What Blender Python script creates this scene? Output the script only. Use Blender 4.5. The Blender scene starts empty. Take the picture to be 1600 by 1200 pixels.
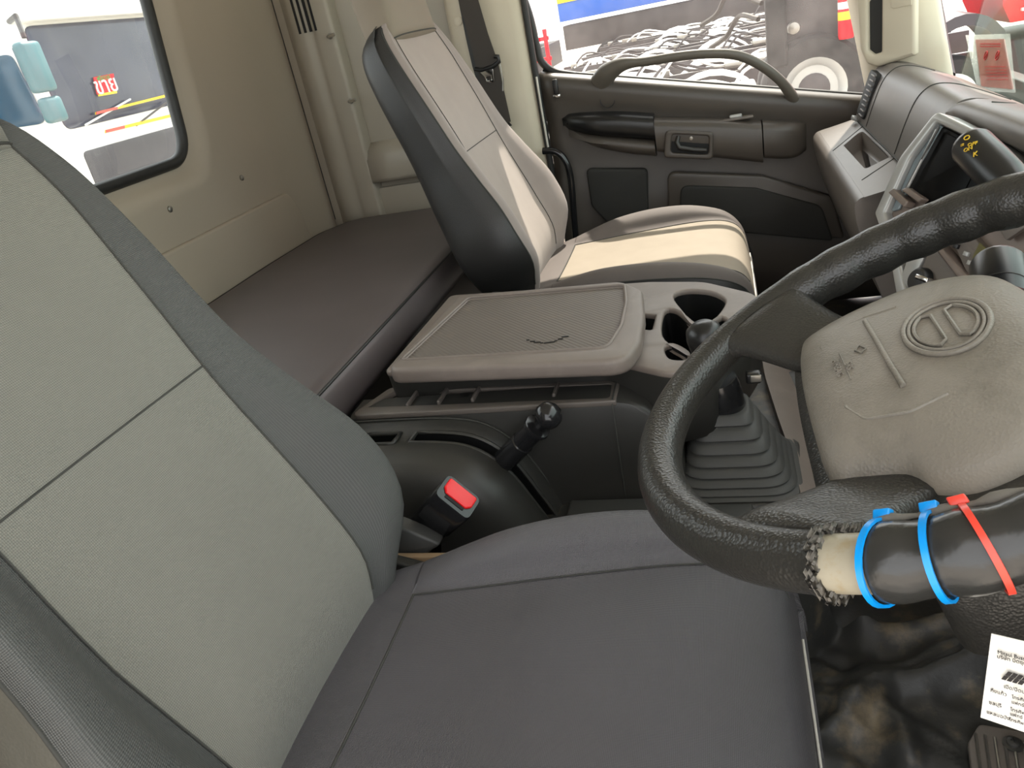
import bpy, bmesh, math, random
from mathutils import Vector, Matrix
random.seed(7)
S = bpy.context.scene
COL = S.collection
PI = math.pi

# ------------------------------------------------------------ camera, light, exposure
CAM = Vector((0.0, 0.0, 1.15))          # eye at the open driver's door; x = forward, y = towards the passenger door
FPX = 1200.0                            # focal length in pixels of a 1600 px wide frame
def _axes():
    d = Vector((310.0, -640.0, FPX)).normalized()
    a = math.radians(4.0)
    u = Vector((-math.sin(a), -math.cos(a), 0)); u = (u - d * u.dot(d)).normalized()
    x = u.cross(d).normalized()
    if x.x < 0: x = -x
    return x, d, u
AX, AY, AZ = _axes()
def to_world(c): return Vector((AX.dot(c), AY.dot(c), AZ.dot(c)))
cam = bpy.data.objects.new('camera', bpy.data.cameras.new('camera'))
COL.objects.link(cam)
cam.data.sensor_width = 36.0; cam.data.lens = 36.0 * FPX / 1600.0
cam.data.clip_start = 0.02; cam.data.clip_end = 500
R, U, B = to_world(Vector((1, 0, 0))), to_world(Vector((0, -1, 0))), to_world(Vector((0, 0, -1)))
cam.matrix_world = Matrix(((R.x, U.x, B.x, CAM.x), (R.y, U.y, B.y, CAM.y), (R.z, U.z, B.z, CAM.z), (0, 0, 0, 1)))
S.camera = cam

w = bpy.data.worlds.new('sky'); S.world = w; w.use_nodes = True
wn = w.node_tree; wn.nodes.clear()
wo = wn.nodes.new('ShaderNodeOutputWorld'); wb = wn.nodes.new('ShaderNodeBackground')
sky = wn.nodes.new('ShaderNodeTexSky'); sky.sky_type = 'HOSEK_WILKIE'; sky.turbidity = 5.0; sky.ground_albedo = 0.5
sky.sun_direction = Vector((0.28, 0.9, 1.0)).normalized()
mixw = wn.nodes.new('ShaderNodeMix'); mixw.data_type = 'RGBA'
mixw.inputs[0].default_value = 0.5; mixw.inputs[7].default_value = (1.0, 0.97, 0.93, 1)
wn.links.new(sky.outputs[0], mixw.inputs[6]); wn.links.new(mixw.outputs[2], wb.inputs[0])
wb.inputs[1].default_value = 3.1; wn.links.new(wb.outputs[0], wo.inputs[0])

SUN_TO = Vector((0.14, 1.0, 1.3))
sun = bpy.data.objects.new('sun', bpy.data.lights.new('sun', 'SUN')); COL.objects.link(sun)
sun.data.energy = 5.6; sun.data.angle = math.radians(0.8); sun.data.color = (1.0, 0.90, 0.79)
sun.rotation_euler = SUN_TO.to_track_quat('Z', 'Y').to_euler(); sun.location = (3, 8, 9)
S.view_settings.view_transform = 'Standard'; S.view_settings.look = 'None'
S.view_settings.gamma = 1.0; S.view_settings.use_curve_mapping = False
S.view_settings.exposure = 0.9

# ------------------------------------------------------------ where a line of sight meets a plane of the cab
def ray(px, py): return to_world(Vector((px - 800.0, py - 600.0, FPX)))
def pz(px, py, z): r = ray(px, py); return CAM + r * ((z - CAM.z) / r.z)
def pY(px, py, y): r = ray(px, py); return CAM + r * ((y - CAM.y) / r.y)
def pX(px, py, x): r = ray(px, py); return CAM + r * ((x - CAM.x) / r.x)
class Plane:
    def __init__(s, o, n, up=(0, 0, 1)):
        s.o = Vector(o); s.n = Vector(n).normalized(); up = Vector(up)
        s.v = (up - s.n * up.dot(s.n)).normalized(); s.u = s.v.cross(s.n)
    def hit(s, px, py):
        r = ray(px, py); return CAM + r * ((s.o - CAM).dot(s.n) / r.dot(s.n))
    def uv(s, px, py):
        d = s.hit(px, py) - s.o; return (d.dot(s.u), d.dot(s.v))
    def loc(s, p): d = Vector(p) - s.o; return (d.dot(s.u), d.dot(s.v))
    def at(s, u, v, h=0.0): return s.o + s.u * u + s.v * v + s.n * h

# ------------------------------------------------------------ objects
WORG = {}
def wpos(o): return WORG.get(o.name, Vector((0, 0, 0)))
def tag(o, label=None, cat=None, group=None, kind=None):
    if label: o['label'] = label
    if cat: o['category'] = cat
    if group: o['group'] = group
    if kind: o['kind'] = kind
    return o
def thing(name, label, cat, loc, group=None):
    o = bpy.data.objects.new(name, None); COL.objects.link(o); o.empty_display_size = 0.05
    o.location = loc; WORG[o.name] = Vector(loc)
    return tag(o, label, cat, group)
def link(name, me, mat, parent=None, label=None):
    """mesh data in world coordinates -> one object whose origin sits at its base (or at its parent's)"""
    if parent is not None: org = wpos(parent)
    else:
        cs = [v.co for v in me.vertices]
        org = Vector(((min(c.x for c in cs) + max(c.x for c in cs)) / 2, (min(c.y for c in cs) + max(c.y for c in cs)) / 2, min(c.z for c in cs)))
    me.transform(Matrix.Translation(-org))
    o = bpy.data.objects.new(name, me); COL.objects.link(o)
    me.materials.clear(); me.materials.append(mat)
    WORG[o.name] = org
    if parent is not None: o.parent = parent
    else: o.location = org
    if label: o['label'] = label
    return o
def from_bm(name, bm, mat, parent=None, smooth=True, label=None, sharp=None):
    me = bpy.data.meshes.new(name); bm.to_mesh(me); bm.free()
    if smooth:
        for p in me.polygons: p.use_smooth = True
        if sharp:
            try: me.set_sharp_from_angle(angle=math.radians(sharp))
            except Exception: pass
    return link(name, me, mat, parent, label)
def crom(pts, n, closed=False):
    P = [Vector(p) for p in pts]; N = len(P); out = []
    for i in range(N if closed else N - 1):
        if closed: a, b, c, d = P[(i - 1) % N], P[i], P[(i + 1) % N], P[(i + 2) % N]
        else:
            b, c = P[i], P[i + 1]
            a = P[i - 1] if i > 0 else b * 2 - c
            d = P[i + 2] if i + 2 < N else c * 2 - b
        for k in range(n):
            t = k / n
            out.append(0.5 * (2 * b + (c - a) * t + (2 * a - 5 * b + 4 * c - d) * t * t + (3 * b - a - 3 * c + d) * t ** 3))
    if not closed: out.append(P[-1])
    return out
def loft_bm(rows, closed=True, cap=True, loop=False, bm=None, uv=True, skip=None):
    bm = bm or bmesh.new()
    L = bm.loops.layers.uv.verify() if uv else None
    V = [[bm.verts.new(p) for p in r] for r in rows]
    nr, nc = len(rows), len(rows[0])
    # running lengths give the cloth its scale
    ul = [[0.0] for _ in rows]
    for i, r in enumerate(rows):
        for j in range(1, nc + 1): ul[i].append(ul[i][-1] + (Vector(r[j % nc]) - Vector(r[j - 1])).length)
    vl = [0.0]
    for i in range(1, nr + 1): vl.append(vl[-1] + (Vector(rows[i % nr][nc // 4]) - Vector(rows[i - 1][nc // 4])).length)
    mid = ul[nr // 2]
    for i in range(nr if loop else nr - 1):
        for j in range(nc if closed else nc - 1):
            if skip and skip(i, j): continue
            k, m = (i + 1) % nr, (j + 1) % nc
            try: f = bm.faces.new((V[i][j], V[i][m], V[k][m], V[k][j]))
            except ValueError: continue
            if L:
                for lp, (a, b) in zip(f.loops, ((j, i), (j + 1, i), (j + 1, i + 1), (j, i + 1))): lp[L].uv = (mid[a], vl[b])
    if cap and closed and not loop:
        for r in (V[0], V[-1]):
            try: bm.faces.new(r)
            except ValueError: pass
    return bm
def loft(name, rows, mat, parent=None, closed=True, cap=True, loop=False, label=None, sharp=None, skip=None):
    bm = loft_bm(rows, closed, cap, loop, skip=skip)
    bmesh.ops.remove_doubles(bm, verts=bm.verts, dist=1e-6)
    bmesh.ops.recalc_face_normals(bm, faces=bm.faces)
    return from_bm(name, bm, mat, parent, True, label, sharp)
def frame_rows(pts, rad, seg=10, closed=False, flat=1.0, up=None):
    P = [Vector(p) for p in pts]; N = len(P); rows = []; prev = None
    for i, p in enumerate(P):
        t = (P[(i + 1) % N] - P[i - 1]) if closed else (P[min(i + 1, N - 1)] - P[max(i - 1, 0)])
        t.normalize()
        if up is not None: a = Vector(up) - t * t.dot(Vector(up))
        elif prev is None: a = t.orthogonal()
        else: a = prev - t * t.dot(prev)
        if a.length < 1e-6: a = t.orthogonal()
        a.normalize(); b = t.cross(a); prev = a
        r = rad[i] if isinstance(rad, (list, tuple)) else rad
        rows.append([p + a * (r * flat * math.cos(2 * PI * k / seg)) + b * (r * math.sin(2 * PI * k / seg)) for k in range(seg)])
    return rows
def tube(name, pts, rad, mat, parent=None, seg=10, closed=False, flat=1.0, up=None, label=None):
    return loft(name, frame_rows(pts, rad, seg, closed, flat, up), mat, parent, loop=closed, label=label, sharp=60)
def tube_bm(bm, pts, rad, seg=8, closed=False, flat=1.0, up=None):
    return loft_bm(frame_rows(pts, rad, seg, closed, flat, up), True, True, closed, bm)
def rpoly(pts, r, n=6):
    """round the corners of a polygon; r = one radius or one per corner"""
    P = [Vector((p[0], p[1])) for p in pts]; N = len(P); out = []
    for i in range(N):
        b = P[i]; a = P[i - 1] - b; c = P[(i + 1) % N] - b
        rr = r[i] if isinstance(r, (list, tuple)) else r
        if rr <= 1e-6: out.append(b); continue
        al, cl = a.length, c.length; a.normalize(); c.normalize()
        ang = max(0.05, a.angle(c)); t = min(rr / math.tan(ang / 2), al * 0.48, cl * 0.48)
        p0, p1 = b + a * t, b + c * t
        for k in range(n + 1):
            s = k / n; out.append(p0 * (1 - s) ** 2 + b * 2 * s * (1 - s) + p1 * s * s)
    return out
def plate(name, outer, pl, th, mat, parent=None, holes=(), bev=0.0, h=0.0, label=None, res=2):
    """flat board lying on plane pl: its face is h above the plane, th thick, edges rounded by bev, open holes"""
    cu = bpy.data.curves.new(name, 'CURVE'); cu.dimensions = '2D'; cu.fill_mode = 'BOTH'
    for loop in [outer] + list(holes):
        sp = cu.splines.new('POLY'); sp.points.add(len(loop) - 1); sp.use_cyclic_u = True
        for q, p in zip(sp.points, loop): q.co = (p[0], p[1], 0, 1)
    cu.extrude = max(1e-5, th / 2 - bev); cu.bevel_depth = bev; cu.bevel_resolution = res; cu.offset = -bev
    ob = bpy.data.objects.new('tmp', cu); COL.objects.link(ob)
    dg = bpy.context.evaluated_depsgraph_get(); dg.update()
    me = bpy.data.meshes.new_from_object(ob.evaluated_get(dg)); me.name = name
    bpy.data.objects.remove(ob); bpy.data.curves.remove(cu)
    off = h - th / 2
    m = Matrix(((pl.u.x, pl.v.x, pl.n.x, 0), (pl.u.y, pl.v.y, pl.n.y, 0), (pl.u.z, pl.v.z, pl.n.z, 0), (0, 0, 0, 1)))
    me.transform(Matrix.Translation(pl.o + pl.n * off) @ m)
    bm = bmesh.new(); bm.from_mesh(me); bmesh.ops.remove_doubles(bm, verts=bm.verts, dist=1e-6); bm.to_mesh(me); bm.free()
    for p in me.polygons: p.use_smooth = True
    try: me.set_sharp_from_angle(angle=math.radians(38))
    except Exception: pass
    return link(name, me, mat, parent, label)
def text(name, body, size, o, u, v, mat, parent=None, ext=0.0006, align='CENTER', shear=0.0, label=None):
    cu = bpy.data.curves.new(name, 'FONT'); cu.body = body; cu.size = size; cu.extrude = ext
    cu.align_x = align; cu.align_y = 'CENTER'; cu.shear = shear
    ob = bpy.data.objects.new('tmp', cu); COL.objects.link(ob)
    dg = bpy.context.evaluated_depsgraph_get(); dg.update()
    me = bpy.data.meshes.new_from_object(ob.evaluated_get(dg)); me.name = name
    bpy.data.objects.remove(ob); bpy.data.curves.remove(cu)
    u = Vector(u).normalized(); v = Vector(v); v = (v - u * v.dot(u)).normalized(); n = u.cross(v); o = Vector(o)
    me.transform(Matrix(((u.x, v.x, n.x, o.x), (u.y, v.y, n.y, o.y), (u.z, v.z, n.z, o.z), (0, 0, 0, 1))))
    if not me.vertices: return None
    return link(name, me, mat, parent, label)
def box_bm(c, size, ax=None, bm=None, bev=0.0):
    bm = bm or bmesh.new(); c = Vector(c)
    X, Y, Z = ax if ax else (Vector((1, 0, 0)), Vector((0, 1, 0)), Vector((0, 0, 1)))
    r = bmesh.ops.create_cube(bm, size=1.0); vs = r['verts']
    for v in vs: v.co = c + X * (v.co.x * size[0]) + Y * (v.co.y * size[1]) + Z * (v.co.z * size[2])
    if bev > 0:
        es = list({e for v in vs for e in v.link_edges})
        bmesh.ops.bevel(bm, geom=es, offset=bev, segments=3, affect='EDGES', profile=0.5)
    return bm
def box(name, c, size, mat, parent=None, ax=None, bev=0.004, label=None):
    return from_bm(name, box_bm(c, size, ax, None, bev), mat, parent, True, label, 40)
def lathe(name, prof, o, axis, mat, parent=None, seg=28, label=None, sharp=45, cap=True):
    a = Vector(axis).normalized(); e = a.orthogonal().normalized(); f = a.cross(e); o = Vector(o)
    rows = [[o + a * h + (e * math.cos(2 * PI * k / seg) + f * math.sin(2 * PI * k / seg)) * max(r, 1e-4) for k in range(seg)] for r, h in prof]
    return loft(name, rows, mat, parent, sharp=sharp, label=label, cap=cap)
def dup_tree(o, delta, parent=None):
    c = o.copy(); COL.objects.link(c)
    if parent is None: c.location = o.location + Vector(delta)
    else: c.parent = parent
    WORG[c.name] = wpos(o) + Vector(delta)
    for ch in [k for k in S.objects if k.parent == o]: dup_tree(ch, delta, c)
    return c

# ------------------------------------------------------------ materials
def srgb(*c): return tuple(((v / 255) / 12.92 if v / 255 <= 0.04045 else ((v / 255 + 0.055) / 1.055) ** 2.4) for v in c) + (1,)
def mat(name, col, rough=0.5, metal=0.0, var=0.12, vscale=9.0, bump=0.0, bscale=300.0, kind='noise', spec=0.5, dust=0.0, weave=None, wear=None, sheen=0.0):
    m = bpy.data.materials.new(name); m.use_nodes = True; t = m.node_tree; N = t.nodes; K = t.links
    b = N['Principled BSDF']; b.inputs['Roughness'].default_value = rough; b.inputs['Metallic'].default_value = metal
    b.inputs['Specular IOR Level'].default_value = spec
    if sheen: b.inputs['Sheen Weight'].default_value = sheen
    col = tuple(col[:3]) + (1,)
    tc = N.new('ShaderNodeTexCoord')
    nz = N.new('ShaderNodeTexNoise'); nz.inputs['Scale'].default_value = vscale; nz.inputs['Detail'].default_value = 6
    K.new(tc.outputs['Object'], nz.inputs['Vector'])
    rp = N.new('ShaderNodeMix'); rp.data_type = 'RGBA'
    rp.inputs[6].default_value = tuple(c * (1 - var) for c in col[:3]) + (1,)
    rp.inputs[7].default_value = tuple(min(1, c * (1 + var)) for c in col[:3]) + (1,)
    K.new(nz.outputs['Fac'], rp.inputs[0]); last = rp.outputs[2]
    if wear:                                     # patches of dust or wear with their own shape
        n2 = N.new('ShaderNodeTexNoise'); n2.inputs['Scale'].default_value = wear[1]; n2.inputs['Detail'].default_value = 8; n2.inputs['Roughness'].default_value = 0.65
        K.new(tc.outputs['Object'], n2.inputs['Vector'])
        mr = N.new('ShaderNodeMapRange'); mr.inputs[1].default_value = wear[2]; mr.inputs[2].default_value = wear[2] + 0.18; mr.inputs[4].default_value = wear[3]
        K.new(n2.outputs['Fac'], mr.inputs[0])
        mx = N.new('ShaderNodeMix'); mx.data_type = 'RGBA'; mx.inputs[7].default_value = tuple(wear[0][:3]) + (1,)
        K.new(mr.outputs[0], mx.inputs[0]); K.new(last, mx.inputs[6]); last = mx.outputs[2]
    h = None
    if weave:                                    # woven cloth: crossed threads
        sp = N.new('ShaderNodeSeparateXYZ'); K.new(tc.outputs['UV'], sp.inputs[0])
        def sn(sock, k):
            mu = N.new('ShaderNodeMath'); mu.operation = 'MULTIPLY'; mu.inputs[1].default_value = 2 * PI / k; K.new(sock, mu.inputs[0])
            s_ = N.new('ShaderNodeMath'); s_.operation = 'SINE'; K.new(mu.outputs[0], s_.inputs[0]); return s_.outputs[0]
        ad = N.new('ShaderNodeMath'); ad.operation = 'ADD'; K.new(sp.outputs[0], ad.inputs[0]); K.new(sp.outputs[1], ad.inputs[1])
        sb = N.new('ShaderNodeMath'); sb.operation = 'SUBTRACT'; K.new(sp.outputs[0], sb.inputs[0]); K.new(sp.outputs[1], sb.inputs[1])
        pr = N.new('ShaderNodeMath'); pr.operation = 'MULTIPLY'; K.new(sn(ad.outputs[0], weave[0]), pr.inputs[0]); K.new(sn(sb.outputs[0], weave[0]), pr.inputs[1])
        mr2 = N.new('ShaderNodeMapRange'); mr2.inputs[1].default_value = -1; mr2.inputs[2].default_value = 1; K.new(pr.outputs[0], mr2.inputs[0]); h = mr2.outputs[0]
        mx2 = N.new('ShaderNodeMix'); mx2.data_type = 'RGBA'; mx2.blend_type = 'MULTIPLY'; mx2.inputs[0].default_value = 1.0
        g = N.new('ShaderNodeMapRange'); g.inputs[3].default_value = 1 - weave[1]; g.inputs[4].default_value = 1 + weave[1]; K.new(h, g.inputs[0])
        cb = N.new('ShaderNodeCombineColor'); 
        for q in range(3): K.new(g.outputs[0], cb.inputs[q])
        K.new(last, mx2.inputs[6]); K.new(cb.outputs[0], mx2.inputs[7]); last = mx2.outputs[2]
    elif bump:
        if kind == 'noise':
            n3 = N.new('ShaderNodeTexNoise'); n3.inputs['Scale'].default_value = bscale; n3.inputs['Detail'].default_value = 2; K.new(tc.outputs['Object'], n3.inputs['Vector']); h = n3.outputs['Fac']
        elif kind == 'grain':
            n3 = N.new('ShaderNodeTexVoronoi'); n3.inputs['Scale'].default_value = bscale; K.new(tc.outputs['Object'], n3.inputs['Vector']); h = n3.outputs['Distance']
        elif kind == 'ribs':
            n3 = N.new('ShaderNodeTexWave'); n3.inputs['Scale'].default_value = bscale; n3.bands_direction = 'DIAGONAL'; K.new(tc.outputs['Object'], n3.inputs['Vector']); h = n3.outputs['Fac']
    if h is not None and (bump or weave):
        bp = N.new('ShaderNodeBump'); bp.inputs['Strength'].default_value = bump if bump else weave[2]
        bp.inputs['Distance'].default_value = 0.001; K.new(h, bp.inputs['Height']); K.new(bp.outputs[0], b.inputs['Normal'])
    K.new(last, b.inputs['Base Color'])
    return m
def glass(name, tint, refl=0.06, dirt=0.0, dcol=(0.8, 0.8, 0.78)):
    m = bpy.data.materials.new(name); m.use_nodes = True; t = m.node_tree; N = t.nodes; K = t.links; N.clear()
    o = N.new('ShaderNodeOutputMaterial'); tr = N.new('ShaderNodeBsdfTransparent'); tr.inputs[0].default_value = tint
    gl = N.new('ShaderNodeBsdfGlossy'); gl.inputs['Roughness'].default_value = 0.02
    fr = N.new('ShaderNodeLayerWeight'); fr.inputs[0].default_value = 0.25
    mu = N.new('ShaderNodeMath'); mu.operation = 'MULTIPLY'; mu.inputs[1].default_value = refl * 3; K.new(fr.outputs['Fresnel'], mu.inputs[0])
    mx = N.new('ShaderNodeMixShader'); K.new(mu.outputs[0], mx.inputs[0]); K.new(tr.outputs[0], mx.inputs[1]); K.new(gl.outputs[0], mx.inputs[2])
    last = mx.outputs[0]
    if dirt:
        df = N.new('ShaderNodeBsdfTranslucent'); df.inputs[0].default_value = tuple(dcol) + (1,)
        tc = N.new('ShaderNodeTexCoord'); nz = N.new('ShaderNodeTexNoise'); nz.inputs['Scale'].default_value = 6; nz.inputs['Detail'].default_value = 9; nz.inputs['Roughness'].default_value = 0.7
        K.new(tc.outputs['Object'], nz.inputs['Vector'])
        mr = N.new('ShaderNodeMapRange'); mr.inputs[1].default_value = 0.35; mr.inputs[2].default_value = 0.8; mr.inputs[3].default_value = dirt * 0.4; mr.inputs[4].default_value = dirt * 1.8; K.new(nz.outputs['Fac'], mr.inputs[0])
        m2 = N.new('ShaderNodeMixShader'); K.new(mr.outputs[0], m2.inputs[0]); K.new(last, m2.inputs[1]); K.new(df.outputs[0], m2.inputs[2]); last = m2.outputs[0]
    K.new(last, o.inputs[0]); return m

MT = {}
MT['wall'] = mat('wall_vinyl', srgb(170, 158, 142), 0.55, var=0.06, vscale=3, bump=0.12, bscale=500)
MT['pillar'] = mat('pillar_plastic', srgb(198, 188, 168), 0.5, var=0.05, bump=0.1, bscale=500)
MT['sidewall'] = mat('side_wall_plastic', srgb(166, 158, 144), 0.35, var=0.06, bump=0.1, bscale=500)
MT['panelcloth'] = mat('grey_seat_cloth', srgb(116, 115, 107), 0.8, var=0.07, vscale=5, weave=(0.0048, 0.32, 0.6), sheen=0.15)
MT['bolster'] = mat('dark_seat_cloth', srgb(75, 76, 74), 0.5, var=0.08, vscale=5, weave=(0.0042, 0.34, 0.7))
MT['cushcloth'] = mat('charcoal_seat_cloth', srgb(86, 84, 87), 0.4, var=0.1, vscale=5, spec=0.6, weave=(0.0038, 0.34, 0.7))
MT['vinyl'] = mat('black_seat_vinyl', srgb(40, 39, 38), 0.46, var=0.15, bump=0.25, bscale=420, kind='grain')
MT['suede'] = mat('taupe_seat_cloth', srgb(156, 144, 136), 0.8, var=0.08, vscale=14, bump=0.1, bscale=600, sheen=0.2)
MT['suede2'] = mat('taupe_bolster_cloth', srgb(142, 131, 125), 0.75, var=0.1, vscale=14, bump=0.1, bscale=600, sheen=0.2)
MT['suedepale'] = mat('worn_taupe_cushion_cloth', srgb(150, 139, 124), 0.8, var=0.1, vscale=14, bump=0.1, bscale=600)
MT['headcloth'] = mat('headrest_cloth', srgb(126, 116, 102), 0.7, var=0.06, bump=0.1, bscale=600)
MT['vinyl2'] = mat('grey_seat_vinyl', srgb(92, 90, 82), 0.4, var=0.12, bump=0.25, bscale=320, kind='grain')
MT['suedeshade'] = mat('shaded_taupe_cloth', srgb(98, 90, 86), 0.72, var=0.1, vscale=14, bump=0.1, bscale=600)  # taupe cloth darkened: shade on the cushion bolsters put into the colour
MT['thread'] = mat('seam_thread', srgb(58, 58, 54), 0.8)
MT['palethread'] = mat('pale_piping', srgb(205, 200, 190), 0.6)
MT['bunk'] = mat('bunk_vinyl', srgb(88, 80, 80), 0.42, var=0.14, vscale=7, bump=0.12, bscale=420)
MT['plastic'] = mat('console_plastic', srgb(120, 110, 103), 0.5, var=0.12, vscale=12, bump=0.2, bscale=600, wear=(srgb(140, 130, 121), 14, 0.52, 0.4))
MT['dark'] = mat('dark_plastic', srgb(50, 49, 46), 0.42, var=0.14, bump=0.22, bscale=600)
MT['tray'] = mat('tray_plastic', srgb(100, 93, 87), 0.42, var=0.12, bump=0.2, bscale=600)
MT['black'] = mat('black_plastic', srgb(24, 24, 24), 0.35, var=0.1)
MT['shiny'] = mat('shiny_black_plastic', srgb(30, 30, 31), 0.18, var=0.1)
MT['recess'] = mat('recess_black', srgb(16, 16, 16), 0.7)
MT['mat'] = mat('ribbed_lid_mat', srgb(102, 94, 87), 0.6, var=0.1, vscale=16, bump=0.6, bscale=55, kind='ribs', wear=(srgb(128, 114, 98), 12, 0.58, 0.5))
MT['rim'] = mat('wheel_leather', srgb(44, 43, 40), 0.33, var=0.12, bump=0.45, bscale=380, kind='grain')
MT['pad'] = mat('airbag_plastic', srgb(126, 120, 110), 0.5, var=0.08, bump=0.35, bscale=420, kind='grain', wear=(srgb(96, 91, 81), 9, 0.5, 0.7))
MT['dash'] = mat('dash_plastic', srgb(100, 94, 89), 0.42, var=0.08, bump=0.15, bscale=600, wear=(srgb(122, 114, 107), 22, 0.58, 0.45))
MT['door'] = mat('door_plastic', srgb(72, 66, 60), 0.4, var=0.1, bump=0.15, bscale=600)
MT['doorpad'] = mat('door_pad_cloth', srgb(42, 41, 38), 0.75, var=0.1, bump=0.2, bscale=700)
MT['handle'] = mat('grab_handle_plastic', srgb(98, 93, 85), 0.42, var=0.08, bump=0.15, bscale=600)
MT['silver'] = mat('silver_bezel', srgb(168, 168, 165), 0.32, metal=0.35, var=0.06)
MT['bronze'] = mat('warm_grey_panel', srgb(118, 106, 98), 0.34, metal=0.2, var=0.08)
MT['screen'] = mat('screen_black', srgb(3, 3, 3), 0.3, spec=0.08)
MT['lcd'] = mat('lcd_olive', srgb(96, 92, 52), 0.3)
MT['bluegrey'] = mat('blue_grey_trim', srgb(128, 140, 146), 0.2, metal=0.2, var=0.05)
MT['tealplastic'] = mat('teal_mirror_plastic', srgb(70, 108, 114), 0.4)
MT['chrome'] = mat('chrome', srgb(220, 220, 218), 0.12, metal=1.0, var=0.03)
MT['rubber'] = mat('black_rubber', srgb(34, 34, 33), 0.5, var=0.15, bump=0.1, bscale=300)
MT['boot'] = mat('boot_rubber', srgb(64, 64, 62), 0.55, var=0.08, bump=0.1, bscale=500)
MT['floor'] = mat('floor_mat', srgb(46, 46, 44), 0.5, var=0.35, vscale=12, bump=0.5, bscale=120, spec=0.4, wear=(srgb(120, 106, 82), 11, 0.52, 0.6))
MT['red'] = mat('red_button', srgb(226, 30, 34), 0.3, var=0.04)
MT['blue'] = mat('blue_zip_tie', srgb(0, 142, 222), 0.3, var=0.04)
MT['coral'] = mat('red_zip_tie', srgb(228, 72, 56), 0.3, var=0.04)
MT['belt'] = mat('belt_webbing', srgb(58, 52, 47), 0.7, var=0.1, bump=0.3, bscale=500, kind='ribs')
MT['steel'] = mat('worn_steel', srgb(150, 146, 138), 0.35, metal=0.8, var=0.12)
MT['tan'] = mat('tan_bracket', srgb(158, 132, 102), 0.5, var=0.2)
MT['corering'] = mat('bare_wheel_core', srgb(160, 153, 134), 0.4, var=0.15, vscale=60, wear=(srgb(150, 130, 90), 70, 0.55, 0.6))
MT['foam'] = mat('torn_foam', srgb(104, 100, 92), 0.8, var=0.2, vscale=60, bump=0.6, bscale=200)
MT['sleeve'] = mat('wheel_sleeve', srgb(46, 46, 44), 0.24, var=0.2, bump=0.4, bscale=120)
MT['paper'] = mat('white_card', srgb(240, 236, 226), 0.7, var=0.02)
MT['ink'] = mat('black_ink', srgb(40, 36, 34), 0.7)
MT['yellow'] = mat('yellow_print', srgb(214, 178, 52), 0.5)
MT['whiteprint'] = mat('white_print', srgb(225, 225, 220), 0.5)
MT['roof'] = mat('roof_lining', srgb(190, 184, 172), 0.8)
MT['glassrear'] = glass('rear_glass', (0.93, 0.96, 0.95, 1), 0.05, 0.02)
MT['glassside'] = glass('side_glass', (0.95, 0.96, 0.95, 1), 0.05, 0.025, (0.85, 0.78, 0.76))
MT['glassfront'] = glass('front_glass', (0.86, 0.93, 0.90, 1), 0.05, 0.0)
MT['sleeveclear'] = glass('clear_sleeve', (0.96, 0.96, 0.94, 1), 0.08, 0.22)
# yard outside
MT['concrete'] = mat('concrete_yard', srgb(190, 182, 172), 0.85, var=0.12, vscale=0.6, bump=0.3, bscale=30)
MT['white'] = mat('white_truck_paint', srgb(236, 235, 230), 0.3, var=0.02)
MT['tglass'] = mat('truck_dark_glass', srgb(46, 48, 66), 0.12, var=0.3, vscale=2.5)
MT['tglass2'] = mat('truck_teal_glass', srgb(30, 64, 86), 0.12, var=0.35, vscale=3)
MT['tgrey'] = mat('truck_grey_grille', srgb(58, 54, 58), 0.45, var=0.15)
MT['tyre'] = mat('tyre_rubber', srgb(40, 38, 37), 0.8)
MT['frame'] = mat('chassis_black', srgb(56, 50, 50), 0.45, var=0.3, vscale=4)
MT['bluepaint'] = mat('blue_paint', srgb(28, 88, 178), 0.35)
MT['yellowpaint'] = mat('yellow_paint', srgb(240, 200, 20), 0.4)
MT['redpaint'] = mat('red_paint', srgb(206, 14, 34), 0.4, spec=0.2)
MT['green'] = mat('green_band', srgb(60, 150, 60), 0.5)
MT['posterpink'] = mat('poster_faded_red', srgb(186, 104, 96), 0.6, var=0.12, vscale=25)
MT['posterred'] = mat('poster_print_red', srgb(196, 40, 44), 0.6)

# ============================================================ THE CAB SHELL
XR, YL, YD = -1.51, 2.80, 2.75           # rear wall, left side wall, door panel
def struct(o): o['kind'] = 'structure'; return o
# floor: rubber mat with a raised engine tunnel and soft folds
def floor_z(x, y):
    def sm(a, b, t): t = max(0, min(1, (t - a) / (b - a))); return t * t * (3 - 2 * t)
    foot = sm(-0.25, -0.05, x) * (1 - sm(1.02, 1.34, y + 0.12 * math.sin(x * 9)))
    tun = sm(1.05 + 0.02 * math.sin(x * 7) + 0.30 * sm(0.02, 0.30, x), 1.12 + 0.40 * sm(0.0, 0.30, x), y) * (1 - sm(1.72, 1.95, y))
    z = 0.02 + 0.26 * tun
    z += 0.05 * sm(0.20, 0.42, x - 0.25 * (y - 0.9)) * sm(0.85, 1.05, y) * (1 - tun)   # step up to the bulkhead
    z += 0.012 * math.sin(x * 23 + y * 9) * math.sin(y * 17 - x * 6) * (1 - 0.7 * tun)
    d = abs((y - 1.02) - 0.35 * (x - 0.20)); z += 0.022 * max(0, 1 - d / 0.035) * sm(0.08, 0.16, x)
    d = abs((y - 0.93) + 0.9 * (x - 0.19)); z += 0.016 * max(0, 1 - d / 0.03) * sm(0.8, 0.9, y) * (1 - sm(1.0, 1.1, y))
    return z
xs = [-1.5 + 2.5 * i / 125 for i in range(126)]; ys = [-0.15 + 3.05 * j / 150 for j in range(151)]
fl = loft('floor', [[Vector((x, y, floor_z(x, y))) for y in ys] for x in xs], MT['floor'], closed=False)
struct(fl)
box_ = box('ceiling', (-0.42, 1.32, 1.93), (2.25, 3.0, 0.04), MT['roof']); struct(box_)
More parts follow.
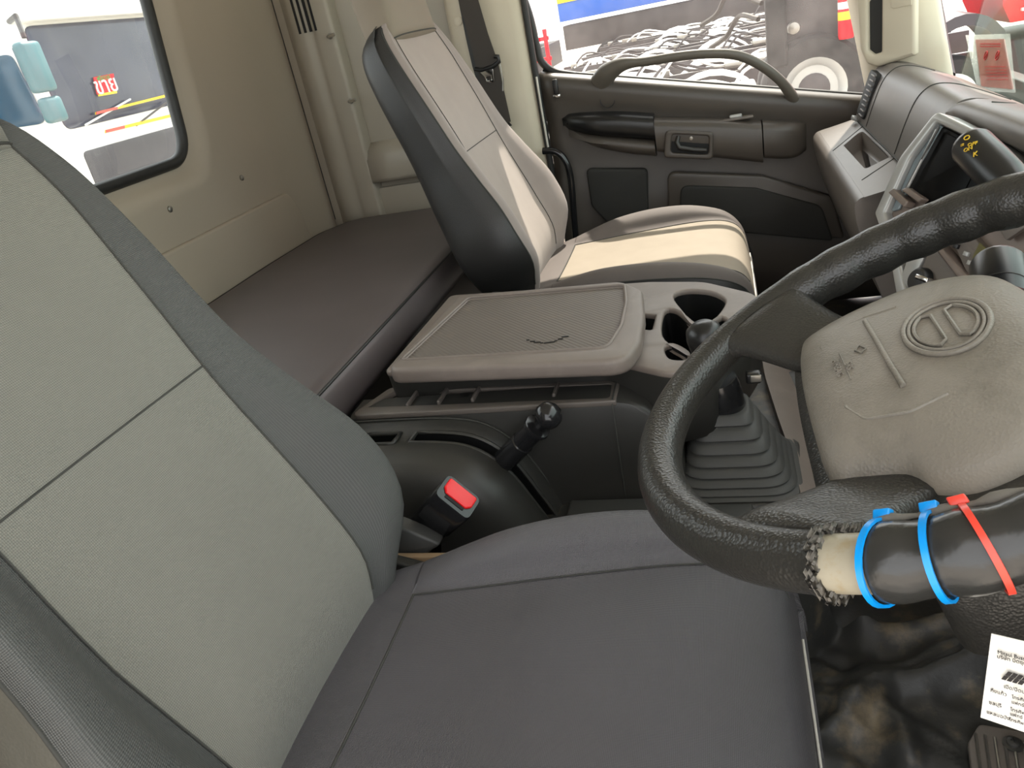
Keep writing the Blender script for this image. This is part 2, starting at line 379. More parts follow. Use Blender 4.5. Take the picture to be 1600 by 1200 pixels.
wri = box('wall_right', (-1.06, -0.19, 0.97), (0.94, 0.04, 1.92), MT['sidewall']); struct(wri)
wf = box('wall_front', (0.80, 1.32, 0.38), (0.04, 3.0, 0.72), MT['dark']); struct(wf)

# rear wall with its window opening; the wall dishes in softly around the glass
RW = Plane((XR, 0, 0), (1, 0, 0))        # seen from the front: u runs to -y, so use y = -u
def rw(px, py): return RW.uv(px, py)
hole = [RW.loc((XR, 0.62, 0.95)), RW.loc((XR, 2.088, 0.95)), RW.loc((XR, 2.155, 1.38)), RW.loc((XR, 2.19, 1.72)), RW.loc((XR, 0.62, 1.72))]
def scale_out(poly, d):
    out = []; N = len(poly)
    area = sum(poly[i - 1][0] * poly[i][1] - poly[i][0] * poly[i - 1][1] for i in range(N))
    sg = 1 if area > 0 else -1
    for i in range(N):
        a = Vector(poly[i - 1][:2]); b = Vector(poly[i][:2]); c = Vector(poly[(i + 1) % N][:2])
        e1 = (b - a).normalized(); e2 = (c - b).normalized()
        n1 = Vector((e1.y, -e1.x)) * sg; n2 = Vector((e2.y, -e2.x)) * sg
        n = (n1 + n2).normalized(); k = d / max(0.4, n.dot(n1)); out.append(b + n * k)
    return out
h0 = rpoly(hole, 0.10, 10)
h_out = rpoly(scale_out(hole, 0.085), 0.17, 10)
wr = plate('wall_rear', [RW.loc((XR, -0.2, 0)), RW.loc((XR, 2.83, 0)), RW.loc((XR, 2.83, 1.93)), RW.loc((XR, -0.2, 1.93))], RW, 0.03, MT['wall'], holes=[h_out])
struct(wr)
rows = []
for d, r, h in ((0.085, 0.17, 0.0), (0.075, 0.16, 0.0), (0.055, 0.145, -0.006), (0.036, 0.13, -0.018), (0.022, 0.12, -0.030), (0.0, 0.10, -0.034)):
    rows.append([RW.at(p.x, p.y, h) for p in rpoly(scale_out(hole, d), r, 10)])
loft('window_surround', rows, MT['wall'], wr, cap=False)
pad_ = [RW.loc((XR, 0.75, 0.50)), RW.loc((XR, 2.56, 0.50)), RW.loc((XR, 2.555, 0.64)), RW.loc((XR, 2.50, 0.745)), RW.loc((XR, 0.75, 0.752))]
plate('lower_panel', rpoly(pad_, [0.02, 0.02, 0.06, 0.05, 0.02], 6), RW, 0.024, MT['wall'], wr, bev=0.009, h=0.014)
for p in ((265, 327), (377, 278)):
    c = pX(*p, XR); lathe('screw_cap', [(0.009, 0), (0.009, 0.004), (0.004, 0.007), (0.0005, 0.007)], c, (1, 0, 0), MT['steel'], wr, 14)
wd = thing('window_1', None, None, (XR, 1.4, 0.95)); struct(wd)
plate('pane', rpoly(scale_out(hole, 0.006), 0.1, 10), RW, 0.005, MT['glassrear'], wd, h=-0.045)
tube('rubber_seal', [RW.at(p.x, p.y, -0.034) for p in rpoly(scale_out(hole, -0.004), 0.10, 10)], 0.017, MT['rubber'], wd, 10, True)

# left side wall behind the door: corner column, recessed board, shelf step
LW = Plane((0, YL, 0), (0, -1, 0))
wl = plate('wall_left', [(-1.53, 0.0), (-0.62, 0.0), (-0.62, 1.93), (-1.53, 1.93)], LW, 0.03, MT['sidewall']); struct(wl)
plan = [(-1.515, 2.83), (-1.512, 2.812), (-1.50, 2.806), (-1.478, 2.80), (-1.455, 2.775), (-1.43, 2.757), (-1.40, 2.752), (-1.365, 2.757), (-1.345, 2.752), (-1.30, 2.75), (-1.285, 2.752), (-1.277, 2.765), (-1.272, 2.803), (-1.28, 2.83)]
crv = crom([(x, y, 0) for x, y in plan], 4)
loft('corner_column', [[Vector((p.x, p.y, z)) for p in crv] for z in (0.5, 0.60, 0.79, 1.0, 1.5, 1.9)], MT['sidewall'], wl)
tube('corner_seam', [Vector((-1.507, 2.803, z)) for z in (0.56, 0.9, 1.4, 1.9)], 0.004, MT['thread'], wl, 6)
loft('shelf_step', [[Vector((x, y, z)) for y, z in ((2.81, 0.83), (2.795, 0.825), (2.765, 0.80), (2.752, 0.77), (2.75, 0.70), (2.752, 0.685), (2.81, 0.683))] for x in (-1.285, -1.2, -1.0, -0.86)], MT['sidewall'], wl)
box('lower_board', (-1.08, 2.785, 0.60), (0.42, 0.02, 0.12), MT['sidewall'], wl)
# ventilation slots in the column
bm = bmesh.new()
for k in range(4):
    x = -1.408 + 0.021 * k; box_bm((x, 2.757 if k else 2.7565, 1.33), (0.0085, 0.014, 0.19), None, bm)
from_bm('vent_slot', bm, MT['recess'], wl, False)
for i, p in enumerate(((515, 57), (548, 158))):
    c = pY(*p, 2.745); t = thing('coat_hook', ['small clear coat hook on the side wall beside the vent slots', 'small clear coat hook lower down the side wall, left of the passenger backrest'][i], 'hook', c, 'coat hooks on the side wall')
    lathe('base', [(0.010, 0.0), (0.010, 0.004), (0.005, 0.006)], c + Vector((0, 0.006, 0)), (0, -1, 0), MT['steel'], t, 14)
    tube('peg', [c, c + Vector((0, -0.014, 0.0)), c + Vector((0.012, -0.02, 0.001)), c + Vector((0.03, -0.022, 0.003))], [0.006, 0.006, 0.005, 0.006], MT['chrome'], t, 8)

# B pillar and rear door frame
BP = Plane((0, 2.73, 0), (0, -1, 0))
tr1 = loft('trim_1', [[Vector((x + 0.0, y, z)) for x, y in ((-0.87, 2.82), (-0.865, 2.76), (-0.845, 2.735), (-0.80, 2.728), (-0.64, 2.728), (-0.615, 2.735), (-0.602, 2.76), (-0.60, 2.82))] for z in (0.3, 0.6, 1.0, 1.5, 1.92)], MT['pillar']); struct(tr1)
lathe('plug', [(0.014, 0), (0.014, 0.003), (0.011, 0.004), (0.0005, 0.004)], pY(716, 33, 2.728), (0, -1, 0), MT['pillar'], tr1, 20)
tube('door_seal', [Vector((-0.592, 2.755, z)) for z in (0.45, 0.8, 1.1, 1.5, 1.9)], 0.011, MT['rubber'], tr1, 8)
tube('door_gap_strip', [pY(838, 120, 2.742), pY(846, 170, 2.742), pY(857, 233, 2.742)], 0.004, MT['palethread'], tr1, 6)
q = [pY(*p, 2.70) for p in ((848, 236), (864, 236), (878, 244), (888, 262), (893, 290), (896, 330), (900, 380))]
tube('weatherstrip', crom(q, 5), 0.012, MT['shiny'], tr1, 8)

# ------------------------------------------------------------ the passenger door
def zs(x): return 0.955 - 0.242 * (x + 0.584)         # the sill drops towards the front
door = thing('door_1', None, None, (0, YD, 0.05)); struct(door)
prof = [(2.86, -0.01), (2.83, 0.005), (2.80, 0.008), (2.775, 0.002), (2.76, -0.012), (2.757, -0.04), (2.765, -0.075), (2.775, -0.11), (2.775, -0.20), (2.775, -0.32), (2.765, -0.36), (2.762, -0.60), (2.77, -0.95)]
rows = []
for i in range(28):
    x = -0.585 + 1.30 * i / 27; rows.append([Vector((x, y, max(0.03, zs(x) + dz))) for y, dz in prof])
bm = loft_bm(rows, False, False)
bmesh.ops.recalc_face_normals(bm, faces=bm.faces)
g = bmesh.ops.extrude_face_region(bm, geom=bm.faces[:]); [setattr(v, 'co', v.co + Vector((0, 0.05, 0))) for v in g['geom'] if isinstance(v, bmesh.types.BMVert)]
dp = from_bm('door_panel', bm, MT['door'], door)
DP = Plane((0, 2.765, 0), (0, -1, 0))
# rear upper corner of the panel and the lock pull
box('lock_pull', pY(868, 136, 2.752), (0.018, 0.012, 0.05), MT['black'], door, bev=0.004)
box('lock_pull_base', pY(870, 150, 2.754), (0.026, 0.008, 0.012), MT['chrome'], door, bev=0.003)
pl_c = pY(949, 157, 2.764); tube('plug', [pl_c + Vector((0.024 * math.cos(a), 0, 0.024 * math.sin(a))) for a in [2 * PI * k / 24 for k in range(24)]], 0.0018, MT['black'], door, 6, True)
# armrest: tapered rear cap, long middle with pull handle bezel, square front cap
def arm(name, xs_, top, bot, dep, m):
    rows = []
    for x, t, b, d in zip(xs_, top, bot, dep):
        rows.append([Vector((x, 2.785, t)), Vector((x, 2.765 - d * 0.55, t + 0.0)), Vector((x, 2.765 - d * 0.9, t - 0.010)), Vector((x, 2.765 - d, t - 0.025)), Vector((x, 2.765 - d * 0.95, b + 0.02)), Vector((x, 2.765 - d * 0.8, b + 0.006)), Vector((x, 2.765 - d * 0.4, b)), Vector((x, 2.785, b))])
    bm = loft_bm(rows); bmesh.ops.recalc_face_normals(bm, faces=bm.faces)
    return from_bm(name, bm, m, door, True, None, 55)
YA = 2.70
def A(px, py): p = pY(px, py, YA); return p.x, p.z
# (positions along the armrest read off the photograph on its own face)
def armpix(tops, bots, dep, name, m, n=5):
    T = crom([(*A(*p), 0) for p in tops], n); Bm = crom([(*A(*p), 0) for p in bots], n)
    N = 16; xs_ = [T[0].x + (T[-1].x - T[0].x) * i / (N - 1) for i in range(N)]
    def it(C, x):
        for a, b in zip(C[:-1], C[1:]):
            if a.x <= x <= b.x + 1e-9: return a.y + (b.y - a.y) * (x - a.x) / max(1e-9, b.x - a.x)
        return C[-1].y if x > C[-1].x else C[0].y
    ds = [dep(i / (N - 1)) for i in range(N)]
    return arm(name, xs_, [it(T, x) for x in xs_], [it(Bm, x) for x in xs_], ds, m)
armpix([(874, 190), (880, 184), (920, 180), (970, 179), (1020, 182)], [(875, 198), (882, 206), (920, 213), (970, 217), (1022, 221)], lambda t: 0.065 * math.sqrt(min(1, t * 3 + 0.02)), 'armrest_rear_cap', MT['black'])
armpix([(1021, 187), (1070, 188), (1130, 189), (1190, 193)], [(1024, 240), (1080, 246), (1140, 252), (1192, 258)], lambda t: 0.065, 'armrest', MT['door'])
armpix([(1192, 192), (1220, 193), (1245, 194), (1262, 198)], [(1194, 250), (1220, 252), (1245, 250), (1262, 240)], lambda t: 0.065 * math.sqrt(max(0.05, 1 - t ** 3)), 'armrest_front_cap', MT['door'])
armpix([(884, 206), (920, 213), (970, 217), (1022, 222)], [(888, 214), (925, 232), (975, 243), (1026, 248)], lambda t: 0.05 * math.sqrt(min(1, t * 3 + 0.02)), 'armrest_underside', MT['door'])
# handle bezel with its pull lever
HB = Plane((0, 2.698, 0), (0, -1, 0))
ob = rpoly([HB.uv(*p) for p in ((1037, 246), (1114, 249), (1115, 206), (1040, 203))], 0.016, 6)
ib = rpoly([HB.uv(*p) for p in ((1048, 238), (1107, 241), (1108, 212), (1050, 209))], 0.012, 6)
hb = plate('handle_bezel', ob, HB, 0.02, MT['door'], door, holes=[ib], bev=0.005, h=0.008)
plate('handle_cup', rpoly([HB.uv(*p) for p in ((1046, 240), (1108, 243), (1109, 210), (1048, 207))], 0.012, 6), HB, 0.006, MT['recess'], door, h=-0.004)
dh = tube('door_handle', [HB.at(*HB.uv(*p), d) for p, d in (((1060, 213), 0.0), ((1058, 222), 0.006), ((1062, 230), 0.008), ((1085, 233), 0.008), ((1104, 234), 0.006))], [0.007, 0.008, 0.008, 0.008, 0.007], MT['dark'], door, 10)
lathe('screw', [(0.006, 0), (0.006, 0.003), (0.0005, 0.004)], HB.at(*HB.uv(1080, 216), 0.0), (0, -1, 0), MT['steel'], door, 12)
c = pY(1150, 188, 2.715); box('switch_plate', c + Vector((0, 0.02, 0.002)), (0.11, 0.03, 0.008), MT['tray'], door, bev=0.003)
box('window_switch', c + Vector((0.0, 0.02, 0.010)), (0.04, 0.016, 0.012), MT['silver'], door, bev=0.004)
# padded insets low on the door
plate('door_pad', rpoly([DP.uv(*p) for p in ((916, 262), (1012, 262), (1014, 345), (955, 352), (925, 320))], [0.02, 0.02, 0.01, 0.03, 0.04], 6), DP, 0.03, MT['doorpad'], door, bev=0.008, h=0.022)
plate('pocket_panel', rpoly([DP.uv(*p) for p in ((1045, 345), (1043, 266), (1190, 272), (1300, 305), (1318, 370))], [0.01, 0.03, 0.06, 0.05, 0.01], 6), DP, 0.03, MT['door'], door, bev=0.008, h=0.026)
plate('pocket_pad', rpoly([DP.uv(*p) for p in ((1062, 350), (1064, 286), (1180, 290), (1282, 318), (1300, 372))], [0.01, 0.03, 0.06, 0.05, 0.01], 6), DP, 0.03, MT['doorpad'], door, bev=0.006, h=0.038)
# grab handle arching over the sill
q = [(938, 128, 2.775), (952, 112, 2.745), (975, 100, 2.722), (1010, 96, 2.712), (1060, 88, 2.705), (1105, 84, 2.70), (1150, 86, 2.70), (1185, 100, 2.705), (1215, 122, 2.72), (1232, 142, 2.745), (1240, 156, 2.775)]
gp = crom([pY(a, b, y) for a, b, y in q], 5)
gr = [0.028 - 0.012 * min(1, i / 9) for i in range(len(gp))]
gr = [0.036 if i < 4 else 0.036 - 0.019 * min(1, (i - 4) / 9) if i < len(gp) - 8 else 0.017 + 0.004 * (i - (len(gp) - 9)) / 8 for i in range(len(gp))]
tube('grab_handle', gp, gr, MT['handle'], door, 14, False, 0.8)
# side glass in its frame
WS = Plane((0, 2.83, 0), (0, -1, 0))
g2 = thing('window_2', None, None, (0, 2.83, 0.9)); struct(g2)
wv = [(-0.572, zs(-0.572) - 0.01), (0.62, zs(0.62) - 0.01), (0.50, 1.30), (-0.50, 1.42)]
wv = [(-0.572, 0.90), (0.66, 0.60), (0.50, 1.40), (-0.572, 1.50)]
plate('pane', wv, WS, 0.004, MT['glassside'], g2)
tube('rubber_seal', [Vector((x, 2.815, zs(x) + 0.004)) for x in (-0.58, -0.2, 0.2, 0.62)], 0.010, MT['rubber'], g2, 8)
tube('rubber_seal', crom([pY(*p, 2.812) for p in ((803, -40), (826, 20), (838, 70), (846, 96), (866, 112), (900, 118))], 5), 0.013, MT['rubber'], g2, 8)
dfm = plate('door_frame', [(-0.66, 0.90), (-0.60, 0.90), (-0.60, 1.52), (0.50, 1.42), (0.66, 1.42), (0.66, 1.93), (-0.66, 1.93)], Plane((0, 2.80, 0), (0, -1, 0)), 0.05, MT['pillar'], door, bev=0.006)

# A pillar, its hand rail and the windscreen
tr2 = thing('trim_2', None, None, (0.55, 2.66, 0.75)); struct(tr2)
rows = []
for z in (0.70, 0.85, 1.0, 1.2, 1.6, 1.92):
    k = -0.20 * (z - 0.85)
    rows.append([Vector((x + k, y, z)) for x, y in ((0.43, 2.83), (0.43, 2.70), (0.445, 2.67), (0.50, 2.64), (0.58, 2.625), (0.625, 2.635), (0.645, 2.66), (0.66, 2.72), (0.66, 2.83))])
loft('pillar_cover', rows, MT['pillar'], tr2, sharp=60)
q = [(1352, -60), (1354, 0), (1358, 50), (1364, 82), (1380, 96), (1402, 92), (1424, 86), (1434, 70), (1432, 20), (1430, -60)]
APL = Plane((0.46, 2.66, 0.9), (-0.55, -0.8, 0.0))
outer = rpoly([APL.uv(*p) for p in ((1340, -90), (1345, 0), (1350, 74), (1360, 97), (1378, 102), (1436, 84), (1436, 0), (1432, -90))], [0, 0.03, 0.03, 0.02, 0.02, 0.008, 0, 0], 6)
slot = rpoly([APL.uv(*p) for p in ((1362, -70), (1363, 76), (1372, 83), (1384, 79), (1385, -70))], [0, 0.008, 0.01, 0.008, 0], 5)
plate('hand_rail', outer, APL, 0.035, MT['pillar'], tr2, holes=[slot], bev=0.009, h=0.03)
plate('rail_slot_shade', rpoly([APL.uv(*p) for p in ((1358, -80), (1359, 88), (1390, 86), (1391, -80))], 0.005, 3), APL, 0.004, MT['rubber'], tr2, h=0.014)  # black sheet inside the rail slot, painting in its shade
plate('rail_cap', rpoly([APL.uv(*p) for p in ((1400, -40), (1400, 8), (1404, 11), (1432, 5), (1432, -40))], 0.003, 3), APL, 0.004, MT['pillar'], tr2, bev=0.001, h=0.0325)
WSX = Plane((0.70, 1.3, 0.78), (-1, 0, 0.22))
g3 = thing('window_3', None, None, (0.70, 1.3, 0.78)); struct(g3)
plate('pane', [WSX.loc((0.70, 2.70, 0.70)), WSX.loc((0.70, -0.1, 0.70)), WSX.loc((0.5, -0.1, 1.90)), WSX.loc((0.5, 2.60, 1.90))], WSX, 0.005, MT['glassfront'], g3)
tube('rubber_seal', crom([WSX.hit(*p) for p in ((1452, -60), (1466, 0), (1476, 60), (1487, 118))], 4), 0.011, MT['rubber'], g3, 8)
wt = box('trim_3', (0.56, 1.3, 1.86), (0.16, 2.9, 0.12), MT['pillar']); struct(wt)

# ============================================================ SEATS
BZ = [0.36, 0.40, 0.44, 0.48, 0.52, 0.57, 0.63, 0.70, 0.76, 0.82, 0.90, 0.98, 1.06, 1.12, 1.155, 1.175]
BXp = [(.30, -.58), (.40, -.54), (.46, -.53), (.52, -.535), (.62, -.575), (.75, -.635), (.9, -.70), (1.05, -.77), (1.2, -.84), (1.5, -.96)]
def lerp(T, z):
    for (a, p), (b, q) in zip(T[:-1], T[1:]):
        if z <= b: return p + (q - p) * max(0, (z - a) / (b - a))
    return T[-1][1]
HW = [(.36, .21), (.44, .225), (.48, .255), (.52, .285), (.57, .305), (.63, .305), (.70, .285), (.76, .270), (.82, .257), (.90, .249), (.98, .245), (1.06, .236), (1.10, .226), (1.14, .205), (1.175, .16)]
SW = [(.36, .15), (.48, .168), (.56, .172), (.70, .17), (.82, .166), (.95, .172), (1.06, .176), (1.14, .16), (1.175, .14)]
BU = [(.36, .01), (.46, .025), (.54, .05), (.65, .052), (.75, .034), (.85, .016), (.98, .010), (1.10, .004), (1.175, 0.0)]
TH = [(.36, .13), (.5, .16), (.7, .155), (.9, .14), (1.06, .125), (1.13, .11), (1.16, .08), (1.175, .045)]
def smooth_table(T, zs_):
    C = crom([(a, b, 0) for a, b in T], 6)
    return [lerp([(p.x, p.y) for p in C], z) for z in zs_]
def make_seat(name, label, yc, dz, mats, grp=None, lean=0.0, near=1.0):
    root = thing(name, label, 'seat', (-0.30, yc, floor_z(-0.3, yc)), grp)
    panel_m, bol_m, side_m, cush_m, cside_m, cpan_m, head_m, kb = mats
    NZ = 46; kbi = int(kb * 6); zz = [BZ[0] + (BZ[-1] - BZ[0]) * (1 - (1 - i / (NZ - 1)) ** 1.25) for i in range(NZ)]
    X = smooth_table(BXp, zz); W = smooth_table(HW, zz); SS = smooth_table(SW, zz); BB = smooth_table(BU, zz); T = smooth_table(TH, zz)
    rows = []; M = 6; P = lambda i, y, d: Vector((X[i] + lean * max(0, zz[i] - 0.6) + d * 0.92, yc + y, zz[i] + dz + d * 0.36))
    front = []; shell = []; seamR = []; seamL = []; pip = []
    for i in range(NZ):
        w_, s_, b_, t_ = W[i], min(SS[i], W[i] - 0.02), BB[i], T[i]
        nf = 1 + (near - 1) * max(0, min(1, (zz[i] - .46) / .2))
        half = [(0, -0.012), (s_ * 0.5, -0.009), (s_, 0.0), (s_ + (w_ - s_) * 0.40, b_ * 0.8), (s_ + (w_ - s_) * 0.78, b_), (w_, b_ - 0.028 - 0.1 * t_), (w_ + 0.004, -0.35 * t_), (w_ - 0.012, -0.8 * t_), (w_ - 0.06, -t_), (w_ * 0.4, -t_ - 0.006), (0, -t_ - 0.008)]
        c = crom([(a, b, 0) for a, b in half], M)
        # right side runs front centre -> edge -> back centre
        ring = [P(i, p.x, p.y) for p in c] + [P(i, -p.x * (nf if q_ <= 2 * M else nf + (1 - nf) * min(1, (q_ - 2 * M) / (3 * M))), p.y) for q_, p in reversed(list(enumerate(c))[1:-1])]
        rows.append(ring)
        seamR.append(P(i, s_, 0.0015)); seamL.append(P(i, -s_ * nf, 0.0015))
        e = c[kbi]; pip.append((ring[kbi], ring[len(ring) - kbi]))
    n = len(rows[0]); k = 2 * M                    # the centre panel lies between the two seams
    def cols(a, b): return lambda i, j: not (a <= j < b or (a == 0 and j >= n - b))
    notp = lambda i, j: (j < k or j >= n - k)
    kb = int(kb * M)
    back = loft('backrest', [r[kb:n - kb + 1] for r in rows], side_m, root, closed=False)
    for s in (1, -1):
        bl_ = loft('bolster', [r[k:kb + 1] if s > 0 else r[n - kb:n - k + 1] for r in rows], bol_m, root, closed=False)
    # the panel: rows rebuilt so that the seam columns are its borders
    prow = [r[n - k:] + r[:k + 1] for r in rows]
    pan = loft('backrest_panel', prow, panel_m, root, closed=False)
    a0 = 4
    tube('seam', seamR[a0:], 0.0011, MT['thread'], back, 6); tube('seam', seamL[a0:], 0.0011, MT['thread'], back, 6)
    tube('side_piping', [p[0] for p in pip[a0:-2]], 0.0022, MT['thread'], back, 6); tube('side_piping', [p[1] for p in pip[a0:-2]], 0.0022, MT['thread'], back, 6)
    ih = min(range(NZ), key=lambda i: abs(zz[i] - 0.825))
    r = prow[ih]; tube('cross_seam', [p + Vector((0.001, 0, 0)) for p in r], 0.0012, MT['thread'], pan, 6)
    # side cloth facing: back half of the shell in the other material
    # headrest rising out of the shoulders
    hz = [1.128, 1.15, 1.19, 1.24, 1.30, 1.36, 1.41, 1.43]
    hwid = [.172, .172, .168, .160, .155, .15, .135, .09]; hth = [.09, .10, .105, .11, .11, .105, .08, .04]
    hr = []
    for z, hw_, th_ in zip(hz, hwid, hth):
        x = lerp(BXp, 1.15) + lean * .55 + 0.019 - .12 * (z - 1.15)
        sec = [(0, 0.004), (hw_ * .6, 0.002), (hw_ * .93, -0.008), (hw_, -0.03), (hw_, -th_ * .75), (hw_ * .85, -th_), (0, -th_ - .008)]
        c = crom([(a, b, 0) for a, b in sec], 4)
        f = lambda y, d: Vector((x + d * 0.92, yc + y, z + dz + d * 0.36))
        hr.append([f(p.x, p.y) for p in c] + [f(-p.x, p.y) for p in reversed(c[1:-1])])
    nh = len(hr[0])
    hd = loft('headrest', hr, head_m, root)
    tube('cross_seam', [hr[0][j] + Vector((0.0, 0, 0.004)) for j in list(range(nh - 11, nh)) + list(range(0, 12))], 0.0018, MT['thread'], hd, 6)
    # cushion
    xs_ = [-.60, -.56, -.53, -.50, -.475, -.47, -.44, -.40, -.34, -.27, -.20, -.13, -.07, -.02, .01, .03, .045, .054, .058]
    hwc = [.235, .24, .245, .25, .254, .255, .26, .27, .285, .30, .31, .315, .31, .305, .295, .285, .275, .265, .255]
    swc = [.16, .165, .168, .168, .168, .168, .17, .175, .183, .193, .203, .213, .22, .225, .225, .222, .215, .21, .205]
    ztc = [.415, .425, .43, .434, .436, .436, .438, .44, .443, .446, .448, .449, .448, .442, .432, .418, .395, .36, .33]
    buc = [.0, .0, .0, .004, .008, .010, .018, .028, .04, .045, .045, .04, .03, .02, .012, .006, .003, 0, 0]
    cr = []; sR = []; sL = []; edge = []
    Mc = 5
    for x, hw_, s_, zt, b_ in zip(xs_, hwc, swc, ztc, buc):
        zb = 0.30 if x < .05 else 0.31
        sec = [(0, zt - .004), (s_ * .5, zt - .003), (s_, zt), (s_ + (hw_ - s_) * .35, zt + b_ * .75), (s_ + (hw_ - s_) * .72, zt + b_), (hw_ - .004, zt + b_ * .7 - .018), (hw_ + .006, zt - .05), (hw_, zb + .02), (hw_ - .02, zb), (hw_ * .4, zb), (0, zb)]
        c = crom([(a, b, 0) for a, b in sec], Mc)
        f = lambda y, z: Vector((x + (0.012 if (zt - z) > 0.03 and x > .02 else 0), yc + y, z + dz))
        cr.append([f(p.x, p.y) for p in c] + [f(-p.x, p.y) for p in reversed(c[1:-1])])
        sR.append(f(s_, zt + .001)); sL.append(f(-s_, zt + .001)); e = c[5 * Mc]; edge.append((f(e.x, e.y), f(-e.x, e.y)))
    # finer rows along the seat
    cols_ = [crom([r[j] for r in cr], 3) for j in range(len(cr[0]))]
    cr2 = [[cols_[j][i] for j in range(len(cols_))] for i in range(len(cols_[0]))]
    n = len(cr2[0]); k = 2 * Mc; i0 = 5 * 3
    inpan = lambda i, j: i >= i0 and (j < k or j >= n - k)
    ke = 5 * Mc
    cu = loft('cushion', [r[ke:n - ke + 1] for r in cr2], cside_m, root, closed=False)
    for s in (1, -1):
        cb_ = loft('cushion_bolster', [r[k:ke + 1] if s > 0 else r[n - ke:n - k + 1] for r in cr2], cush_m, root, closed=False)
    st_ = loft('cushion_back_strip', [r[n - k:] + r[:k + 1] for r in cr2[:i0 + 1]], cush_m, root, closed=False)
    pr = [r[n - k:] + r[:k + 1] for r in cr2[i0:]]
    cp = loft('cushion_panel', pr, cpan_m, root, closed=False)
    tube('seam', crom(sR[5:17], 3), 0.0012, MT['thread'], cu, 6); tube('seam', crom(sL[5:17], 3), 0.0012, MT['thread'], cu, 6)
    tube('cross_seam', [p + Vector((0, 0, 0.001)) for p in pr[0]], 0.0018, MT['thread'], cu, 6)
    tube('side_piping', crom([e[0] for e in edge[5:17]], 3), 0.002, MT['thread'], cu, 6); tube('side_piping', crom([e[1] for e in edge[5:17]], 3), 0.002, MT['thread'], cu, 6)
    fr = crom([Vector((0.0590, yc + t * (.20), .342 + dz - .006 * abs(t) ** 3)) for t in (-1, -.8, -.4, 0, .4, .8, 1)], 3)
    tube('front_piping', fr, 0.0018, MT['palethread'], cu, 6)
    # pedestal under the cushion
    zf = floor_z(-0.3, yc)
    loft('pedestal', [[Vector((-.29 + sx * a, yc + sy * b, z)) for sx, sy in ((-1, -1), (1, -1), (1, 1), (-1, 1))] for z, a, b in ((zf - .01, .22, .19), (zf + .04, .22, .19), (.12 + zf, .17, .16), (.24 + dz, .17, .16), (.29 + dz, .26, .22), (.315 + dz, .26, .22))], MT['black'], root, sharp=30)
    for s in (-1, 1):
        b_ = plate('recliner_cover', rpoly([(-.64, .36 + dz), (-.50, .33 + dz), (-.435, .36 + dz), (-.46, .395 + dz), (-.55, .425 + dz), (-.64, .47 + dz)], [.02] * 6, 4), Plane((0, yc + s * .268, 0), (0, -1, 0)), .022, MT['dark'], root, bev=.006, h=.011)
    return root
drv = make_seat('driver_seat', 'large grey and charcoal cloth driver seat in the foreground before the steering wheel', 0.615, 0.0,
    (MT['panelcloth'], MT['bolster'], MT['vinyl2'], MT['cushcloth'], MT['cushcloth'], MT['cushcloth'], MT['panelcloth'], 4.5), None, 0.0, 1.12)
pas = make_seat('passenger_seat', 'taupe and black reclined passenger seat beside the far door', 2.185, 0.03,
    (MT['suede'], MT['suede2'], MT['vinyl'], MT['suedeshade'], MT['vinyl'], MT['suedepale'], MT['headcloth'], 4.34), None, 0.05)
# black vinyl side of the passenger backrest that faces the console, with its shoulder cap seam
# bare bracket between the driver's backrest and cushion
for o_ in [c_ for c_ in S.objects if c_.parent == drv and c_.name.startswith('recliner_cover')]: pass
box('hinge_bracket', (-.505, .905, .385), (.13, .012, .05), MT['tan'], drv, bev=.003, label='rusty tan hinge bracket')
HP_ = Plane((0, .915, 0), (0, -1, 0))
plate('hinge_cover', rpoly([HP_.uv(*p) for p in ((608, 818), (640, 830), (690, 852), (672, 862), (664, 869), (624, 876), (608, 868))], .006, 3), HP_, .03, MT['boot'], drv, bev=.005)
bk = thing('seat_belt_buckle', 'black seat belt buckle with red release button beside the driver cushion', 'buckle', pY(652, 832, .985))
a0, a1 = pY(652, 838, .975), pY(716, 776, .935)
ax = (a1 - a0).normalized(); rt = R * .78 - U * .55; rt = (rt - ax * rt.dot(ax)).normalized() ; up_ = ax.cross(rt)
L_ = (a1 - a0).length
def bsec(t, hw, hh): return [a0 + ax * t + rt * p.x + up_ * p.y for p in rpoly([(-hw, -hh), (hw, -hh), (hw, hh), (-hw, hh)], min(hw, hh) * .45, 4)]
loft('body', [bsec(-.05, .030, .008), bsec(-.02, .030, .010), bsec(.02, .031, .013), bsec(L_ * .50, .031, .019), bsec(L_ * .52, .033, .022), bsec(L_ * .95, .034, .025), bsec(L_, .0325, .0235)], MT['shiny'], bk, sharp=50)
BKP = Plane(a0 + ax * L_, ax, up_)
plate('release_button', rpoly([(-.027, -.002), (-.020, -.010), (.020, -.010), (.027, -.002), (.027, .018), (-.027, .018)] , .004, 4), BKP, .012, MT['red'], bk, bev=.002, h=.004, label='red release button')
plate('tongue_slot', rpoly([(-.018, -.0165), (.018, -.0165), (.018, -.0115), (-.018, -.0115)], .001, 2), BKP, .004, MT['recess'], bk, h=.0012)

